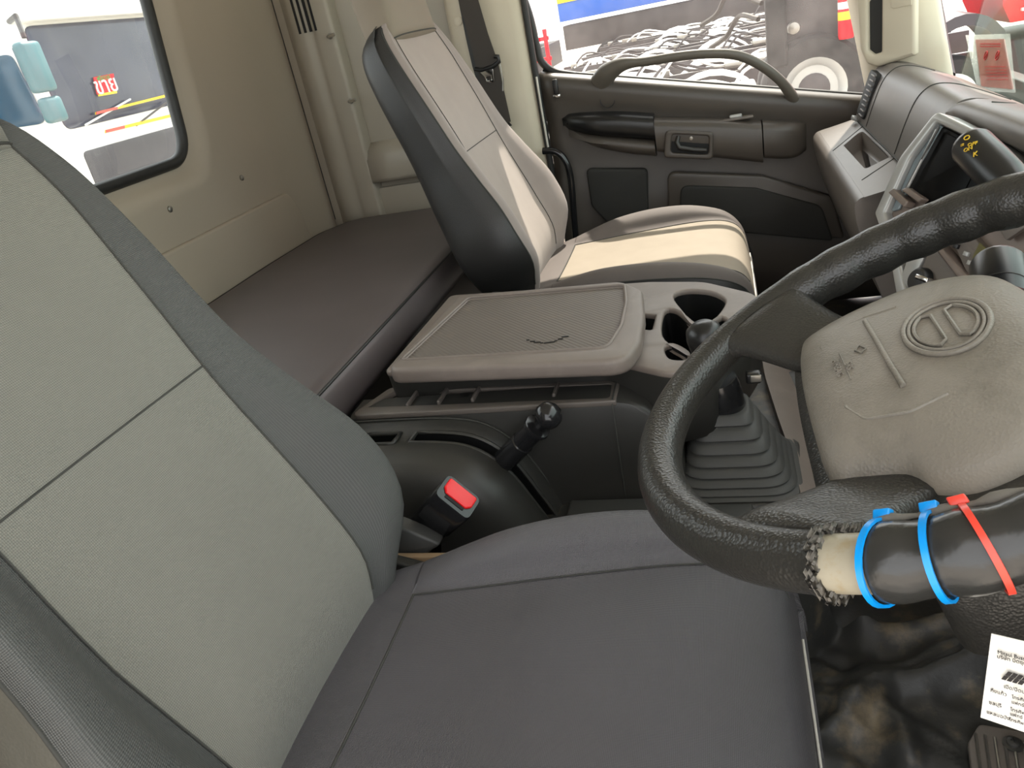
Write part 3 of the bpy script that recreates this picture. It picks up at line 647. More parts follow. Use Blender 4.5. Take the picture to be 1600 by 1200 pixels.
# ============================================================ BUNK
ZB = 0.57
bp = [pz(*p, ZB) for p in ((400, 412), (500, 362), (560, 335), (600, 327), (650, 321))]
out = [(-1.492, 0.15), (-1.492, 2.20), (bp[1].x - .01, bp[1].y), (bp[2].x, min(2.735, bp[2].y)), (-1.25, 2.74), (-.90, 2.74), (-.79, 2.62), (-.782, 0.15)]
BKP_ = Plane((0, 0, ZB), (0, 0, 1), (0, 1, 0))
ol = rpoly(out, [.04, .25, .15, .1, .05, .06, .05, .04], 8)
rows = []
for d, z in ((-.030, ZB - .105), (-.006, ZB - .10), (0.0, ZB - .08), (0.003, ZB - .05), (0.0, ZB - .022), (-.010, ZB - .006), (-.03, ZB), (-.04, ZB)):
    rows.append([Vector((p.x, p.y, z)) for p in scale_out(ol, d)])
cxy = Vector((-1.14, 1.5))
for f in (.7, .35, .02):
    rows.append([Vector((cxy.x + (p.x - cxy.x) * f, cxy.y + (p.y - cxy.y) * f, ZB)) for p in scale_out(ol, -.04)])
bunk = thing('bunk', 'flat dark vinyl bunk bed lying along the rear wall behind the seats', 'bunk', (-1.14, 1.44, 0.01))
mt_ = loft('mattress', rows, MT['bunk'], bunk)
tube('piping', [Vector((p.x, p.y, ZB - .008)) for p in scale_out(ol, -.006)], .0035, MT['vinyl'], mt_, 8, True)
box('base', (-1.145, 1.42, .235), (.66, 2.56, .452), MT['dark'], bunk, bev=.01)

# ============================================================ CENTRE CONSOLE
ZC = 0.55
CT = Plane((0, 0, ZC), (0, 0, 1), (0, 1, 0))
cons = thing('centre_console', 'warm grey centre console with cup holders between the two seats', 'console', (-.33, 1.5, .19))
c_out = [(-.70, 1.315), (-.24, 1.300), pz(1050, 584, ZC).xy, pz(1115, 566, ZC).xy, (.03, 1.385), (.058, 1.47), (.045, 1.56), (-.06, 1.665), (-.18, 1.70), (-.69, 1.755)]
c_out = rpoly(c_out, [.02, .03, .05, .04, .05, .06, .08, .1, .08, .02], 6)
def cup(pts): return [Vector((p.x, p.y)) for p in crom([(a, b, 0) for a, b in pts], 4, True)]
cup1 = cup([pz(*p, ZC).xy for p in ((1052, 462), (1072, 453), (1110, 455), (1133, 468), (1124, 488), (1104, 505), (1086, 506), (1070, 488))])
cup2 = cup([pz(*p, ZC).xy for p in ((1038, 486), (1056, 484), (1084, 506), (1106, 507), (1128, 494), (1135, 510), (1090, 552), (1064, 546), (1035, 523))])
cup3 = cup([pz(*p, ZC).xy for p in ((1038, 543), (1050, 538), (1072, 550), (1070, 561), (1046, 559))])
slot1 = rpoly([pz(*p, ZC).xy for p in ((1000, 513), (1018, 515), (1024, 492), (1004, 490))], .004, 3)
ctop = plate('top', c_out, CT, .014, MT['plastic'], cons, holes=[cup1, cup2, cup3, slot1], bev=.005)
for nm, hole_, dp_ in (('cup_holder', cup1, .10), ('cup_holder', cup2, .11), ('coin_well', cup3, .05), ('pen_slot', slot1, .04)):
    rr = [[Vector((p[0], p[1], ZC - .004)) for p in scale_out(hole_, .0008)], [Vector((p[0], p[1], ZC - dp_ * .5)) for p in scale_out(hole_, -.0008)], [Vector((p[0], p[1], ZC - dp_)) for p in scale_out(hole_, -.002)]]
    bm = loft_bm(rr, True, False); bm.faces.new([v for v in bm.verts][-len(hole_):])
    bmesh.ops.recalc_face_normals(bm, faces=bm.faces); from_bm(nm, bm, MT['black'], cons, True, None, 40)
rr = []
for z, d in ((ZC - .012, -.002), (ZC - .05, -.004), (ZC - .15, -.012), (.40, -.04), (.35, -.10), (.19, -.12)): rr.append([Vector((p[0], p[1], z)) for p in scale_out(c_out, d)])
loft('body', rr, MT['dark'], cons, cap=False)
ZL = 0.588
LT = Plane((0, 0, ZL), (0, 0, 1), (0, 1, 0))
lidp = rpoly([pz(*p, ZL).xy for p in ((602, 578), (716, 461), (972, 438), (1004, 452), (1007, 490), (1001, 530), (980, 562))], [.03, .02, .05, .04, .08, .08, .05], 8)
inn = rpoly([pz(*p, ZL).xy for p in ((632, 560), (733, 466), (972, 446), (974, 472), (966, 508), (945, 541))], [.008, .008, .012, .07, .08, .02], 8)
lid = thing('console_lid_unused', None, None, (0, 0, 0)) if False else None
lidm = plate('lid', lidp, LT, .034, MT['plastic'], cons, holes=[inn], bev=.010)
plate('lid_mat', scale_out(inn, .003), LT, .006, MT['mat'], lidm, h=-.005)
tube('lid_lip', [Vector((p[0], p[1], ZL - .001)) for p in scale_out(inn, .006)], .0035, MT['plastic'], lidm, 8, True)
bm = bmesh.new()
for a_ in range(9):                                 # worn scuff on the mat
    t = a_ / 8; c = pz(825 + 58 * t, 531 + 6 * math.sin(t * 3) - 6 * t * t, ZL - .004); box_bm(c, (.006 + .004 * (a_ % 3), .0025, .0016), None, bm)
from_bm('scuff', bm, MT['black'], lidm, False)

# ============================================================ DRIVER-SIDE TRAY AND BRAKE COVER
ZT = 0.50
tray = thing('console_tray', 'narrow ribbed tray along the driver side of the centre console', 'tray', (-.45, 1.26, .19))
TT = Plane((0, 0, ZT), (0, 0, 1), (0, 1, 0))
t_out = rpoly([(-.755, 1.225), (-.225, 1.222), (-.215, 1.222), (-.215, 1.305), (-.225, 1.308), (-.71, 1.345)], [.02, .0, .0, .02, .0, .02], 4)
t_in = rpoly([pz(*p, ZT).xy for p in ((570, 636), (618, 611), (955, 600), (952, 621))], .008, 4)
plate('rim', t_out, TT, .012, MT['tray'], tray, holes=[t_in], bev=.003)
plate('tray_floor', scale_out(t_in, .004), TT, .004, MT['tray'], tray, h=-.014)
for px_ in ((645, 627), (693, 622), (745, 618), (870, 611)):
    c = pz(*px_, ZT - .006); box('divider', c, (.007, .062, .02), MT['tray'], tray, bev=.003)
for a_, b_ in (((752, 616), (808, 614)),):
    c0, c1 = pz(757, 620, ZT - .012), pz(806, 617, ZT - .012); box('switch_blank', (c0 + c1) / 2, (c1.x - c0.x, .045, .006), MT['recess'], tray, bev=.001)
for p_ in ((702, 623), (728, 621)):
    c = pz(*p_, ZT - .010); box('clip', c, (.022, .022, .012), MT['black'], tray, bev=.002)
# side skin falling from the tray to the floor, and its rounded front nose
rr = []
for x, zt, y0 in ((-.755, ZT - .004, 1.225), (-.5, ZT - .004, 1.223), (-.222, ZT - .001, 1.222), (-.195, ZT - .006, 1.222), (-.165, ZT - .020, 1.224), (-.138, ZT - .048, 1.226), (-.118, ZT - .09, 1.229), (-.107, ZT - .14, 1.232), (-.102, .31, 1.238), (-.10, .20, 1.242)):
    rr.append([Vector((x, 1.30, zt)), Vector((x, y0 + .012, zt)), Vector((x, y0 + .003, zt - .004)), Vector((x, y0, zt - .015)), Vector((x, y0 - .004, (zt + .22) / 2)), Vector((x, y0 - .014, .21)), Vector((x, y0 - .02, .185)), Vector((x, 1.30, .185))])
loft('side_skin', rr, MT['dark'], tray, sharp=50)
c0 = pz(955, 597, ZT)
tube('nose_seam', [Vector((-.222, y, z)) for y, z in ((1.30, ZT + .0012), (1.225, ZT + .0008), (1.219, ZT - .02), (1.216, .40), (1.213, .28))], .0016, MT['thread'], tray, 6)
# brake lever cover: a hump beside the tray with a long slot
cov = thing('brake_cover', 'dark humped cover with a long slot around the parking brake lever', 'cover', (-.5, 1.12, .08))
path = crom([(-.765, .484, 0), (-.66, .484, 0), (-.54, .480, 0), (-.47, .462, 0), (-.415, .412, 0), (-.375, .335, 0), (-.345, .265, 0), (-.325, .19, 0)], 8)
prof_y = [(1.222, 0.004), (1.205, 0.0), (1.19, -.002), (1.183, -.006), (1.146, -.006), (1.138, -.002), (1.10, -.004), (1.07, -.012), (1.05, -.035), (1.04, -.075), (1.037, -.13), (1.037, -.20), (1.037, -.28), (1.037, -.37)]
rr = []
for i, p in enumerate(path):
    a_ = path[max(0, i - 1)]; b_ = path[min(len(path) - 1, i + 1)]; t = (b_ - a_).normalized(); nn = Vector((-t.y, t.x))
    rr.append([Vector((p.x + nn.x * d * min(1, 1), y, max(.10 if d < -.05 else .0, p.y + nn.y * d))) for y, d in prof_y])
NP = len(path)
skip = lambda i, j: (j == 3 and (11 < i < 53)) or (j in (3, 4) and 3 < i < 10)
bm = loft_bm(rr, False, False, skip=skip)
bmesh.ops.recalc_face_normals(bm, faces=bm.faces)
from_bm('shell', bm, MT['dark'], cov)
def lips(i0, i1, j0, j1, name):
    loop = [rr[i][j0] for i in range(i0, i1 + 1)] + [rr[i][j1] for i in range(i1, i0 - 1, -1)]
    tube(name, loop, .0045, MT['dark'], cov, 6, True)
    c = sum(loop, Vector()) / len(loop)
    bm = loft_bm([loop, [p + (Vector((0, 0, -.03)) + Vector((-.02, 0, 0))) for p in loop]], True, False)
    bmesh.ops.recalc_face_normals(bm, faces=bm.faces); from_bm('slot_wall', bm, MT['black'], cov, True, None, 40)
lips(12, 53, 3, 4, 'slot_lip')
lips(4, 10, 3, 5, 'pocket_lip')
tube('joint_line', [r[0] + Vector((0, -.004, .001)) for r in rr], .002, MT['thread'], cov, 6)
loft('liner', [[r[2] + Vector((-.05, 0, -.05)), r[7] + Vector((-.05, 0, -.05))] for r in rr[1:-2]], MT['recess'], cov, closed=False)
# parking brake lever rising out of the slot
pb = thing('parking_brake_lever', 'black parking brake lever with round knob standing in the slotted cover', 'lever', pY(792, 712, 1.16))
b0, b1 = pY(790, 718, 1.157), pY(866, 640, 1.13); d = (b1 - b0).normalized(); Lb = (b1 - b0).length
lathe('shaft', [(.004, -.05), (.021, -.05), (.022, 0), (.022, Lb * .36), (.020, Lb * .37), (.019, Lb * .64), (.002, Lb * .64)], b0, d, MT['shiny'], pb, 24)
lathe('collar', [(.012, Lb * .62), (.024, Lb * .63), (.0255, Lb * .66), (.024, Lb * .69), (.012, Lb * .70)], b0, d, MT['shiny'], pb, 24)
lathe('knob', [(.010, Lb * .66), (.010, Lb * .80), (.016, Lb * .80), (.0225, Lb * .825), (.0245, Lb * .87), (.0235, Lb * .94), (.017, Lb * .99), (.006, Lb * 1.01), (.0005, Lb * 1.012)], b0, d, MT['shiny'], pb, 26)
# raised rubber panel on the tunnel in front of the brake cover
tp = box('rubber_pad', (-.16, 1.155, .285), (.34, .11, .02), MT['boot'], None, bev=.006); tag(tp, 'flat raised rubber pad on the tunnel left of the gear lever boot', 'pad')

# ============================================================ GEAR LEVER
gs = thing('gear_lever', 'gear lever with stepped black rubber boot behind the steering wheel', 'gear lever', (-.02, 1.50, .19))
ZG = .29; base_c = pz(1150, 722, ZG + .02); base_c.z = ZG; top_c = pY(1129, 634, base_c.y + .015)
def rsq(c, a, b, z, r): return [Vector((c.x + p.x, c.y + p.y, z)) for p in rpoly([(-a, -b), (a, -b), (a, b), (-a, b)], r, 6)]
rows = []; N = 8
for i in range(N):
    t = i / N; s = 1 - t; q = lambda t: base_c.lerp(top_c, min(1, t))
    a = .078 * (1 - t) ** .8 + .034; z0 = ZG + .008 + (top_c.z - ZG) * (t ** 1.5); z1 = ZG + .008 + (top_c.z - ZG) * (((i + .75) / N) ** 1.5)
    c = q((z0 - ZG) / (top_c.z - ZG)); c1 = q((z1 - ZG) / (top_c.z - ZG)); r = a * .55
    rows += [rsq(c, a, a, z0, r), rsq(c, a + .004, a + .004, z0 + (z1 - z0) * .2, r), rsq(c1, a - .001, a - .001, z1, r), rsq(c1, a - .006, a - .006, z1 + .002, r)]
rows.append(rsq(top_c, .03, .03, top_c.z, .03))
loft('boot', rows, MT['boot'], gs, sharp=50)
bm = bmesh.new(); loft_bm([rsq(base_c, .13, .125, ZG - .03, .04), rsq(base_c, .125, .12, ZG, .04), rsq(base_c, .118, .114, ZG + .006, .04), rsq(base_c, .09, .09, ZG + .006, .04)], bm=bm)
from_bm('boot_flange', bm, MT['dark'], gs, True, None, 50)
kd = (pY(1106, 545, base_c.y + .0) - top_c).normalized()
lathe('collar', [(.01, -.01), (.038, -.008), (.042, .01), (.041, .06), (.037, .075), (.014, .082)], top_c - kd * .012, kd, MT['shiny'], gs, 28)
kt = top_c + kd * .135
tube('stick', [top_c + kd * .06, kt], .012, MT['chrome'], gs, 12)
lathe('knob', [(.012, -.035), (.024, -.02), (.031, .0), (.033, .02), (.030, .036), (.018, .046), (.0005, .048)], kt, kd, MT['black'], gs, 26)
sc = pY(1177, 589, base_c.y - .005); box('range_switch', sc, (.026, .02, .02), MT['black'], gs, bev=.004); box('switch_face', sc + Vector((.004, -.011, .002)), (.020, .004, .014), MT['steel'], gs, bev=.002)

tcv = []
for (a, b) in (((1188, 548), (1245, 560)), ((1196, 590), (1270, 600)), ((1215, 650), (1290, 660)), ((1240, 720), (1310, 730)), ((1252, 775), (1330, 790)), ((1240, 815), (1320, 850))):
    p0, p1 = pz(*a, ZG + .012), pz(*b, ZG - .05); tcv.append([p0, p0.lerp(p1, .5) + Vector((0, 0, .012)), p1, p1 - Vector((0, 0, .03)), p0 - Vector((0, 0, .05))])
tc_ = loft('tunnel_cover', tcv, MT['plastic'], None, sharp=60); tag(tc_, 'dusty brown tunnel cover sloping down to the right of the gear boot', 'cover')

# ============================================================ STEERING WHEEL
WC = Vector((.154, .634, .849)); WT = .396
WU = Vector((math.cos(WT), 0, math.sin(WT))); WR = Vector((0, -1, 0)); WN = Vector((-math.sin(WT), 0, math.cos(WT)))
def W(r, u, n=0.0): return WC + WR * r + WU * u + WN * n
class WPlane(Plane):
    def __init__(s, h): s.o = WC + WN * h; s.u = WR; s.v = WU; s.n = WN
def wuv(px, py, h=0.0): return WPlane(h).uv(px, py)
sw = thing('steering_wheel', 'black leather-grained steering wheel with worn patch and grey airbag cover', 'steering wheel', WC)
RR = .25
def arc(a0, a1, n): return [W(RR * math.cos(math.radians(a0 + (a1 - a0) * k / n)), RR * math.sin(math.radians(a0 + (a1 - a0) * k / n))) for k in range(n + 1)]
AM0, AM1 = -27.5, 56.0
n_ = 130
# rim: soft cover from the torn edge all the way round to the sleeve
pts = []; rad = []
def grip(ang):
    d = max(0, min(1, (ang + 232) / 22)) * max(0, min(1, (-142 - ang) / 26)); return d * d * (3 - 2 * d)
for k in range(n_ + 1):
    ang = AM1 - 360 + (AM0 - AM1 + 360) * k / n_
    g_ = grip(ang); bmp = .0010 * math.cos(math.radians(ang) * 36) * g_
    rad.append(.0208 + .0052 * g_ + bmp + (.003 if k == n_ else 0))
    rr_ = RR - .0035 * g_ - bmp; pts.append(W(rr_ * math.cos(math.radians(ang)), rr_ * math.sin(math.radians(ang)), -.002 * g_))
tube('rim', pts, rad, MT['rim'], sw, 20)
tube('bare_core', arc(-30, -16, 12), .0188, MT['corering'], sw, 18, label='bare pale wheel core where the cover is torn')
sl = arc(-20.5, AM1 + 2, 60)
tube('wrapped_sleeve', sl, [.0235 + .0012 * math.sin(k * .9) * (1 if k < 22 else .3) for k in range(61)], MT['sleeve'], sw, 20, label='glossy black sleeve tied over the rim')
# torn foam edges
bm = bmesh.new()
for k in range(26):
    th = 2 * PI * k / 26; a = math.radians(AM0 + random.uniform(-.5, 1.2)); e = Vector((math.cos(a), math.sin(a)))
    c = W(RR * e.x, RR * e.y) + (WR * e.x + WU * e.y) * (.0205 * math.cos(th)) + WN * (.0205 * math.sin(th))
    box_bm(c, (random.uniform(.003, .006), .006, random.uniform(.003, .005)), (WR * e.x + WU * e.y, WN, WR * -e.y + WU * e.x), bm, .0015)
for k in range(16):
    a = math.radians(-27 + 9.5 * k / 15); e = Vector((math.cos(a), math.sin(a))); th = math.radians(148 + random.uniform(-6, 6))
    c = W(RR * e.x, RR * e.y) + (WR * e.x + WU * e.y) * (.020 * math.cos(th)) + WN * (.020 * math.sin(th))
    box_bm(c, (.006, random.uniform(.003, .007), .006), (WR * e.x + WU * e.y, WN, WR * -e.y + WU * e.x), bm, .0015)
from_bm('torn_edge', bm, MT['foam'], sw, label='ragged grey foam edge of the torn cover')
sp_ = [W(RR * math.cos(math.radians(a)) , RR * math.sin(math.radians(a))) + (WR * math.cos(math.radians(a)) + WU * math.sin(math.radians(a))) * -.0185 + WN * .0165 for a in range(-20, 40, 2)]
tube('sleeve_split', sp_, [.003 + .0015 * math.sin(k * 1.7) for k in range(len(sp_))], MT['foam'], sw, 6)
# spokes: broad webs from the hub to the rim
def spoke(sgn):
    lo = crom([(.085, -.085, 0), (.105, -.115, 0), (.128, -.143, 0), (.147, -.168, 0), (.156, -.196, 0)], 4)
    hi = crom([(.13, -.02, 0), (.158, -.052, 0), (.188, -.071, 0), (.213, -.080, 0), (.240, -.058, 0)], 4)
    n0 = crom([(-.036, 0, 0), (-.028, 0, 0), (-.013, 0, 0), (-.001, 0, 0), (0, 0, 0)], 4); th = crom([(.012, 0, 0), (.013, 0, 0), (.013, 0, 0), (.015, 0, 0), (.016, 0, 0)], 4)
    rows = []
    for a, b, n, t in zip(lo, hi, n0, th):
        c = (a + b) / 2; h = (b - a) / 2; ring = []
        for k in range(20):
            ang = 2 * PI * k / 20; cs_, sn_ = math.cos(ang), math.sin(ang)
            q = math.copysign(abs(cs_) ** .7, cs_); p = c + h * q; ring.append(W(p.x * sgn, p.y, n.x + t.x * math.copysign(abs(sn_) ** .8, sn_)))
        rows.append(ring)
    return loft('spoke', rows, MT['rim'], sw)
for s in (-1, 1): spoke(s)
# airbag cover
po = [(-.128, -.107), (-.05, -.112), (.05, -.112), (.112, -.108), (.126, -.085), (.135, -.058), (.15, -.044), (.160, -.02), (.150, .025), (.11, .062), (.05, .082), (-.05, .082), (-.11, .062), (-.148, .02), (-.158, -.02), (-.156, -.06), (-.148, -.09)]
po = [(-.124, -.106), (-.05, -.112), (.05, -.112), (.108, -.108), (.122, -.085), (.133, -.058), (.152, -.042), (.162, -.015), (.150, .025), (.11, .062), (.05, .080), (-.05, .080), (-.11, .062), (-.148, .02), (-.156, -.02), (-.154, -.06), (-.143, -.09)]
c = crom([(x, y, 0) for x, y in po], 5, True)
cc = Vector((0, -.018))
def ins(f, n): return [W(cc.x + (p.x - cc.x) * f, cc.y + (p.y - cc.y) * f, n - .010 * (abs(p.x) * f / .15) ** 2) for p in c]
rows = [ins(.99, -.06), ins(1.0, -.03), ins(.995, -.018), ins(.975, -.009), ins(.94, -.003), ins(.88, .001), ins(.80, .004)]
loft('hub_shell', [[W(cc.x + (p.x - cc.x) * f, cc.y + (p.y - cc.y) * f, n) for p in c] for f, n in ((.8, -.09), (1.10, -.075), (1.16, -.05), (1.12, -.032), (.9, -.030))], MT['rim'], sw)
for f in (.7, .6, .5, .4, .3, .2, .1, .02): rows.append(ins(f, .004 + .010 * (1 - f * f) * .6))
pad = loft('airbag_cover', rows, MT['pad'], sw)
def pad_h(r, u):
    f = math.hypot((r) / .155, (u + .018) / .098); n = .004 + .006 * (1 - min(1, f * f))
    return n - .010 * (r / .15) ** 2
def onpad(px, py, e=.001):
    h = 0.0
    for _ in range(4): r, u = wuv(px, py, h); h = pad_h(r, u)
    return W(r, u, h + e)
loop = rpoly([WPlane(.004).uv(*p) for p in ((1282, 520), (1316, 502), (1510, 630), (1440, 652), (1350, 652), (1320, 640))], .01, 4)
# raised lower field of the cover with its moulded line
fld = rpoly([WPlane(.006).uv(*p) for p in ((1281, 530), (1290, 515), (1340, 497), (1480, 600), (1430, 640), (1350, 652), (1325, 640))], [.004, .004, .02, .04, .02, .008, .008], 5)
tube('moulded_line', [W(p[0], p[1], pad_h(p[0], p[1]) - .0004) for p in rpoly([WPlane(.006).uv(*p) for p in ((1480, 612), (1420, 640), (1350, 652), (1322, 636), (1282, 540), (1292, 516), (1350, 494), (1400, 480))], [0, .02, .01, .01, .01, .01, .02, 0], 5)], .0016, MT['pad'], pad, 6)
tube('moulded_line', [onpad(*p, .0006) for p in ((1352, 503), (1372, 537), (1392, 572), (1412, 604))], .0024, MT['pad'], pad, 8)
# oval emblem: ring with a slanted bar, pressed into the cover
ec = onpad(1480, 514); er_, eu_ = wuv(1480, 514, .006)
rx, ru = .047, .031
def eo(a, f=1.0): r = er_ + rx * f * math.cos(a) ; u = eu_ + ru * f * math.sin(a); return W(r, u, pad_h(r, u) + .0015)
tube('emblem', [eo(2 * PI * k / 48) for k in range(48)], .0024, MT['pad'], pad, 8, True)
tube('emblem', [eo(2 * PI * k / 48, .87) for k in range(48)], .0016, MT['pad'], pad, 8, True)
bm = bmesh.new()
def earc(a0, a1, f): return [eo(math.radians(a0 + (a1 - a0) * k / 16), f) for k in range(17)]
def ept(x, y): r = er_ + rx * x; u = eu_ + ru * y; return W(r, u, pad_h(r, u) + .0016)
# two halves of the emblem's letter: bars closed by arcs above and below the crossbar
for s in (1, -1):
    lp = [ept(.72 * math.cos(math.radians(t)), s * .74 * math.sin(math.radians(t))) for t in range(28, 153, 8)]
    lp += [ept(-.52, s * .17), ept(.52, s * .17)]
    tube('emblem', lp, .0016, MT['pad'], pad, 6, True)
pa, pb_ = onpad(1301, 560), onpad(1316, 594)
text('lettering', 'AIRBAG', .0088, onpad(1309, 576, .0006), WR, WU, MT['pad'], pad, .0007)
text('lettering', 'SRS', .0085, onpad(1327, 573, .0006), WR, WU, MT['pad'], pad, .0007)
tube('lettering', [onpad(1311, 553, .001), onpad(1333, 595, .001)][:1] + [onpad(1322, 578, .001)] if False else [onpad(1312, 553, .0008), onpad(1330, 594, .0008)], .0006, MT['pad'], pad, 6)
q0 = [WPlane(.004).uv(*p) for p in ((1340, 556), (1350, 560), (1357, 553), (1347, 548))]
tube('lettering', [W(a, b, pad_h(a, b) + .0006) for a, b in q0], .0008, MT['pad'], pad, 6, True)
# column cowl under the hub
rows = []
for s_, wr_, wu_ in ((-.035, .06, .05), (-.06, .075, .065), (-.10, .085, .075), (-.17, .092, .085), (-.23, .094, .09), (-.25, .08, .08)):
    c0 = W(.01, -.01, s_) + Vector((.10, 0, 0)) * ((-s_ - .035) * .8)
    rows.append([c0 + WR * p.x + WU * p.y for p in rpoly([(-wr_, -wu_), (wr_, -wu_), (wr_, wu_), (-wr_, wu_)], .035, 6)])
cw = loft('steering_column', rows, MT['rim'], None, sharp=60); tag(cw, 'black grained steering column cowl under the wheel hub', 'steering column')
# cable ties round the sleeve
for nm, px, m, lb, tilt in (('zip_tie', (1350, 868), 'blue', 'blue zip tie nearest the bare worn patch on the wheel rim', -.06), ('zip_tie', (1447, 850), 'blue', 'blue zip tie in the middle, between the other blue tie and the red tie', -.02), ('zip_tie', (1524, 832), 'coral', 'red zip tie around the sleeve on the wheel rim', .07)):
    r, u = wuv(*px, .02); a = math.atan2(u, r); e = Vector((math.cos(a), math.sin(a))); d1 = WR * e.x + WU * e.y; tg = WR * -e.y + WU * e.x
    c = W(RR * e.x, RR * e.y); rows_ = []
    ring = [c + (d1 * math.cos(t)) * .0258 + WN * (.0258 * math.sin(t)) + tg * (tilt * .08 * math.cos(t)) for t in [2 * PI * k / 28 for k in range(28)]]
    zt_ = thing(nm, lb, 'zip tie', c, 'zip ties on the wheel rim')
    rows_ = []
    for k, p in enumerate(ring):
        o = (p - c); o = (o - tg * o.dot(tg)).normalized()
        rows_.append([p + tg * .0019 + o * .0008, p + tg * .0019 - o * .0012, p - tg * .0019 - o * .0012, p - tg * .0019 + o * .0008])
    loft('strap', rows_, MT[m], zt_, loop=True, sharp=30)
    hp = ring[11]; o = (hp - c).normalized(); box('lock', hp + o * .003, (.010, .006, .008), MT[m], zt_, (tg, o, tg.cross(o)), .001)

# column stalks
def stalk(name, label, tip, root_, r0, r1):
    t = thing(name, label, 'lever', tip); d = (root_ - tip).normalized(); L = (root_ - tip).length
    lathe('grip', [(.0005, 0), (r0 * .6, .001), (r0 * .88, .004), (r0, .010), (r0, .05), (r0 * .97, .075), (r1, .11), (r1, L)], tip, d, MT['black'], t, 24)
    return t, d
tipA, rootA = pY(1512, 222, .96), pY(1620, 330, .84)
st1, dA = stalk('wiper_lever', 'black column lever with yellow printed symbols above the wheel rim', tipA, rootA, .0215, .013)
def ring_text(t, body, s, o, u, v, m): text('lettering', body, s, o, u, v, m, t, .0003)
toc = (CAM - tipA).normalized(); side = dA.cross(toc).normalized(); nrm = side.cross(dA).normalized()
if nrm.dot(toc) < 0: nrm = -nrm
def onst(px, py, tip, d, r, e=.0012):
    # point on the lever's skin under a pixel
    r_ = ray(px, py).normalized(); o = CAM - tip; rp = r_ - d * r_.dot(d); op = o - d * o.dot(d)
    A_, B_, C_ = rp.dot(rp), 2 * rp.dot(op), op.dot(op) - (r + e) ** 2; D = B_ * B_ - 4 * A_ * C_
    s_ = (-B_ - math.sqrt(max(0, D))) / (2 * A_); return CAM + r_ * s_
def stxt(t, body, px, py, s, tip, d, r, um, ang):
    p = onst(px, py, tip, d, r); n = (p - tip); n = (n - d * n.dot(d)).normalized(); a = n.cross(d)
    if a.dot(R) < 0: a = -a
    u = a * math.cos(ang) + d * math.sin(ang) * (1 if d.dot(U) > 0 else -1); v = n.cross(u)
    text('lettering', body, s, p, u, v, MT[um], t, .0005)
stxt(st1, 'ON', 1512.5, 233, .0062, tipA, dA, .0213, 'yellow', -.6)
stxt(st1, 'OFF', 1519.5, 225, .0056, tipA, dA, .0213, 'yellow', -.6)
stxt(st1, 'O', 1510.5, 215.5, .0085, tipA, dA, .0213, 'yellow', -.6)
stxt(st1, '=', 1503.5, 227, .0075, tipA, dA, .0213, 'yellow', -.6)
stxt(st1, 'K', 1524, 241, .008, tipA, dA, .0213, 'yellow', -.6)
tipB, rootB = pY(1558, 405, .90), pY(1572, 520, .80)
st2, dB = stalk('light_lever', 'black column lever with OFF lettering standing behind the airbag cover', tipB, rootB, .027, .024)
stxt(st2, 'OFF', 1537, 453, .012, tipB, dB, .027, 'whiteprint', 1.45)
tube('joint_ring', [tipB + dB * .05 + (dB.orthogonal().normalized() * math.cos(a) + dB.cross(dB.orthogonal().normalized()) * math.sin(a)) * .0272 for a in [2 * PI * k / 24 for k in range(24)]], .0006, MT['dark'], st2, 5, True)

# white card hanging beside the column
q = [pY(1549, 990, .49), pY(1634, 1010, .47), pY(1618, 1150, .46), pY(1532, 1121, .475)]
cd = thing('printed_card', 'white printed card hanging below the steering wheel at right', 'card', sum(q, Vector()) / 4)
cn = (q[1] - q[0]).cross(q[3] - q[0]).normalized()
if cn.dot(CAM - q[0]) < 0: cn = -cn
loft('sheet', [[p + cn * h for p in q] for h in (-.0008, .0)], MT['paper'], cd, sharp=20)
def cp(s_, t_): a = q[0].lerp(q[1], s_); b = q[3].lerp(q[2], s_); return a.lerp(b, t_) + cn * .0006
cu_ = (q[1] - q[0]).normalized(); cv_ = (q[0] - q[3]).normalized()
for s_, t_, tx, sz in ((.16, .185, 'Mitsui Bussan', .0068), (.16, .235, 'บริษัท มิตซุย บุ', .0066), (.35, .55, 'เปิด/ปิดบริการ', .0066), (.12, .64, 'กิ่งแก้ว', .0068), (.52, .64, 'โทรศัพท์', .006), (.52, .70, 'แฟกซ์', .006), (.12, .785, 'ชลบุรี', .0068), (.52, .785, 'โทรศัพท์', .006), (.52, .84, 'แฟกซ์', .006), (.10, .905, 'แหลมฉบัง', .0066), (.52, .905, 'โทรศัพท์', .006)):
    text('lettering', tx, sz * .6, cp(s_, t_), cu_, cv_, MT['ink'], cd, .0002, 'LEFT')
for k in range(4):
    for m_ in range(2):
        a = [cp(.40 + .10 * k - .06 * m_, .37 + .055 * m_), cp(.485 + .10 * k - .06 * m_, .37 + .055 * m_), cp(.435 + .10 * k - .06 * m_, .42 + .055 * m_), cp(.35 + .10 * k - .06 * m_, .42 + .055 * m_)]
        loft('logo_mark', [a, [p + cn * .0003 for p in a]], MT['ink'], cd, sharp=20)

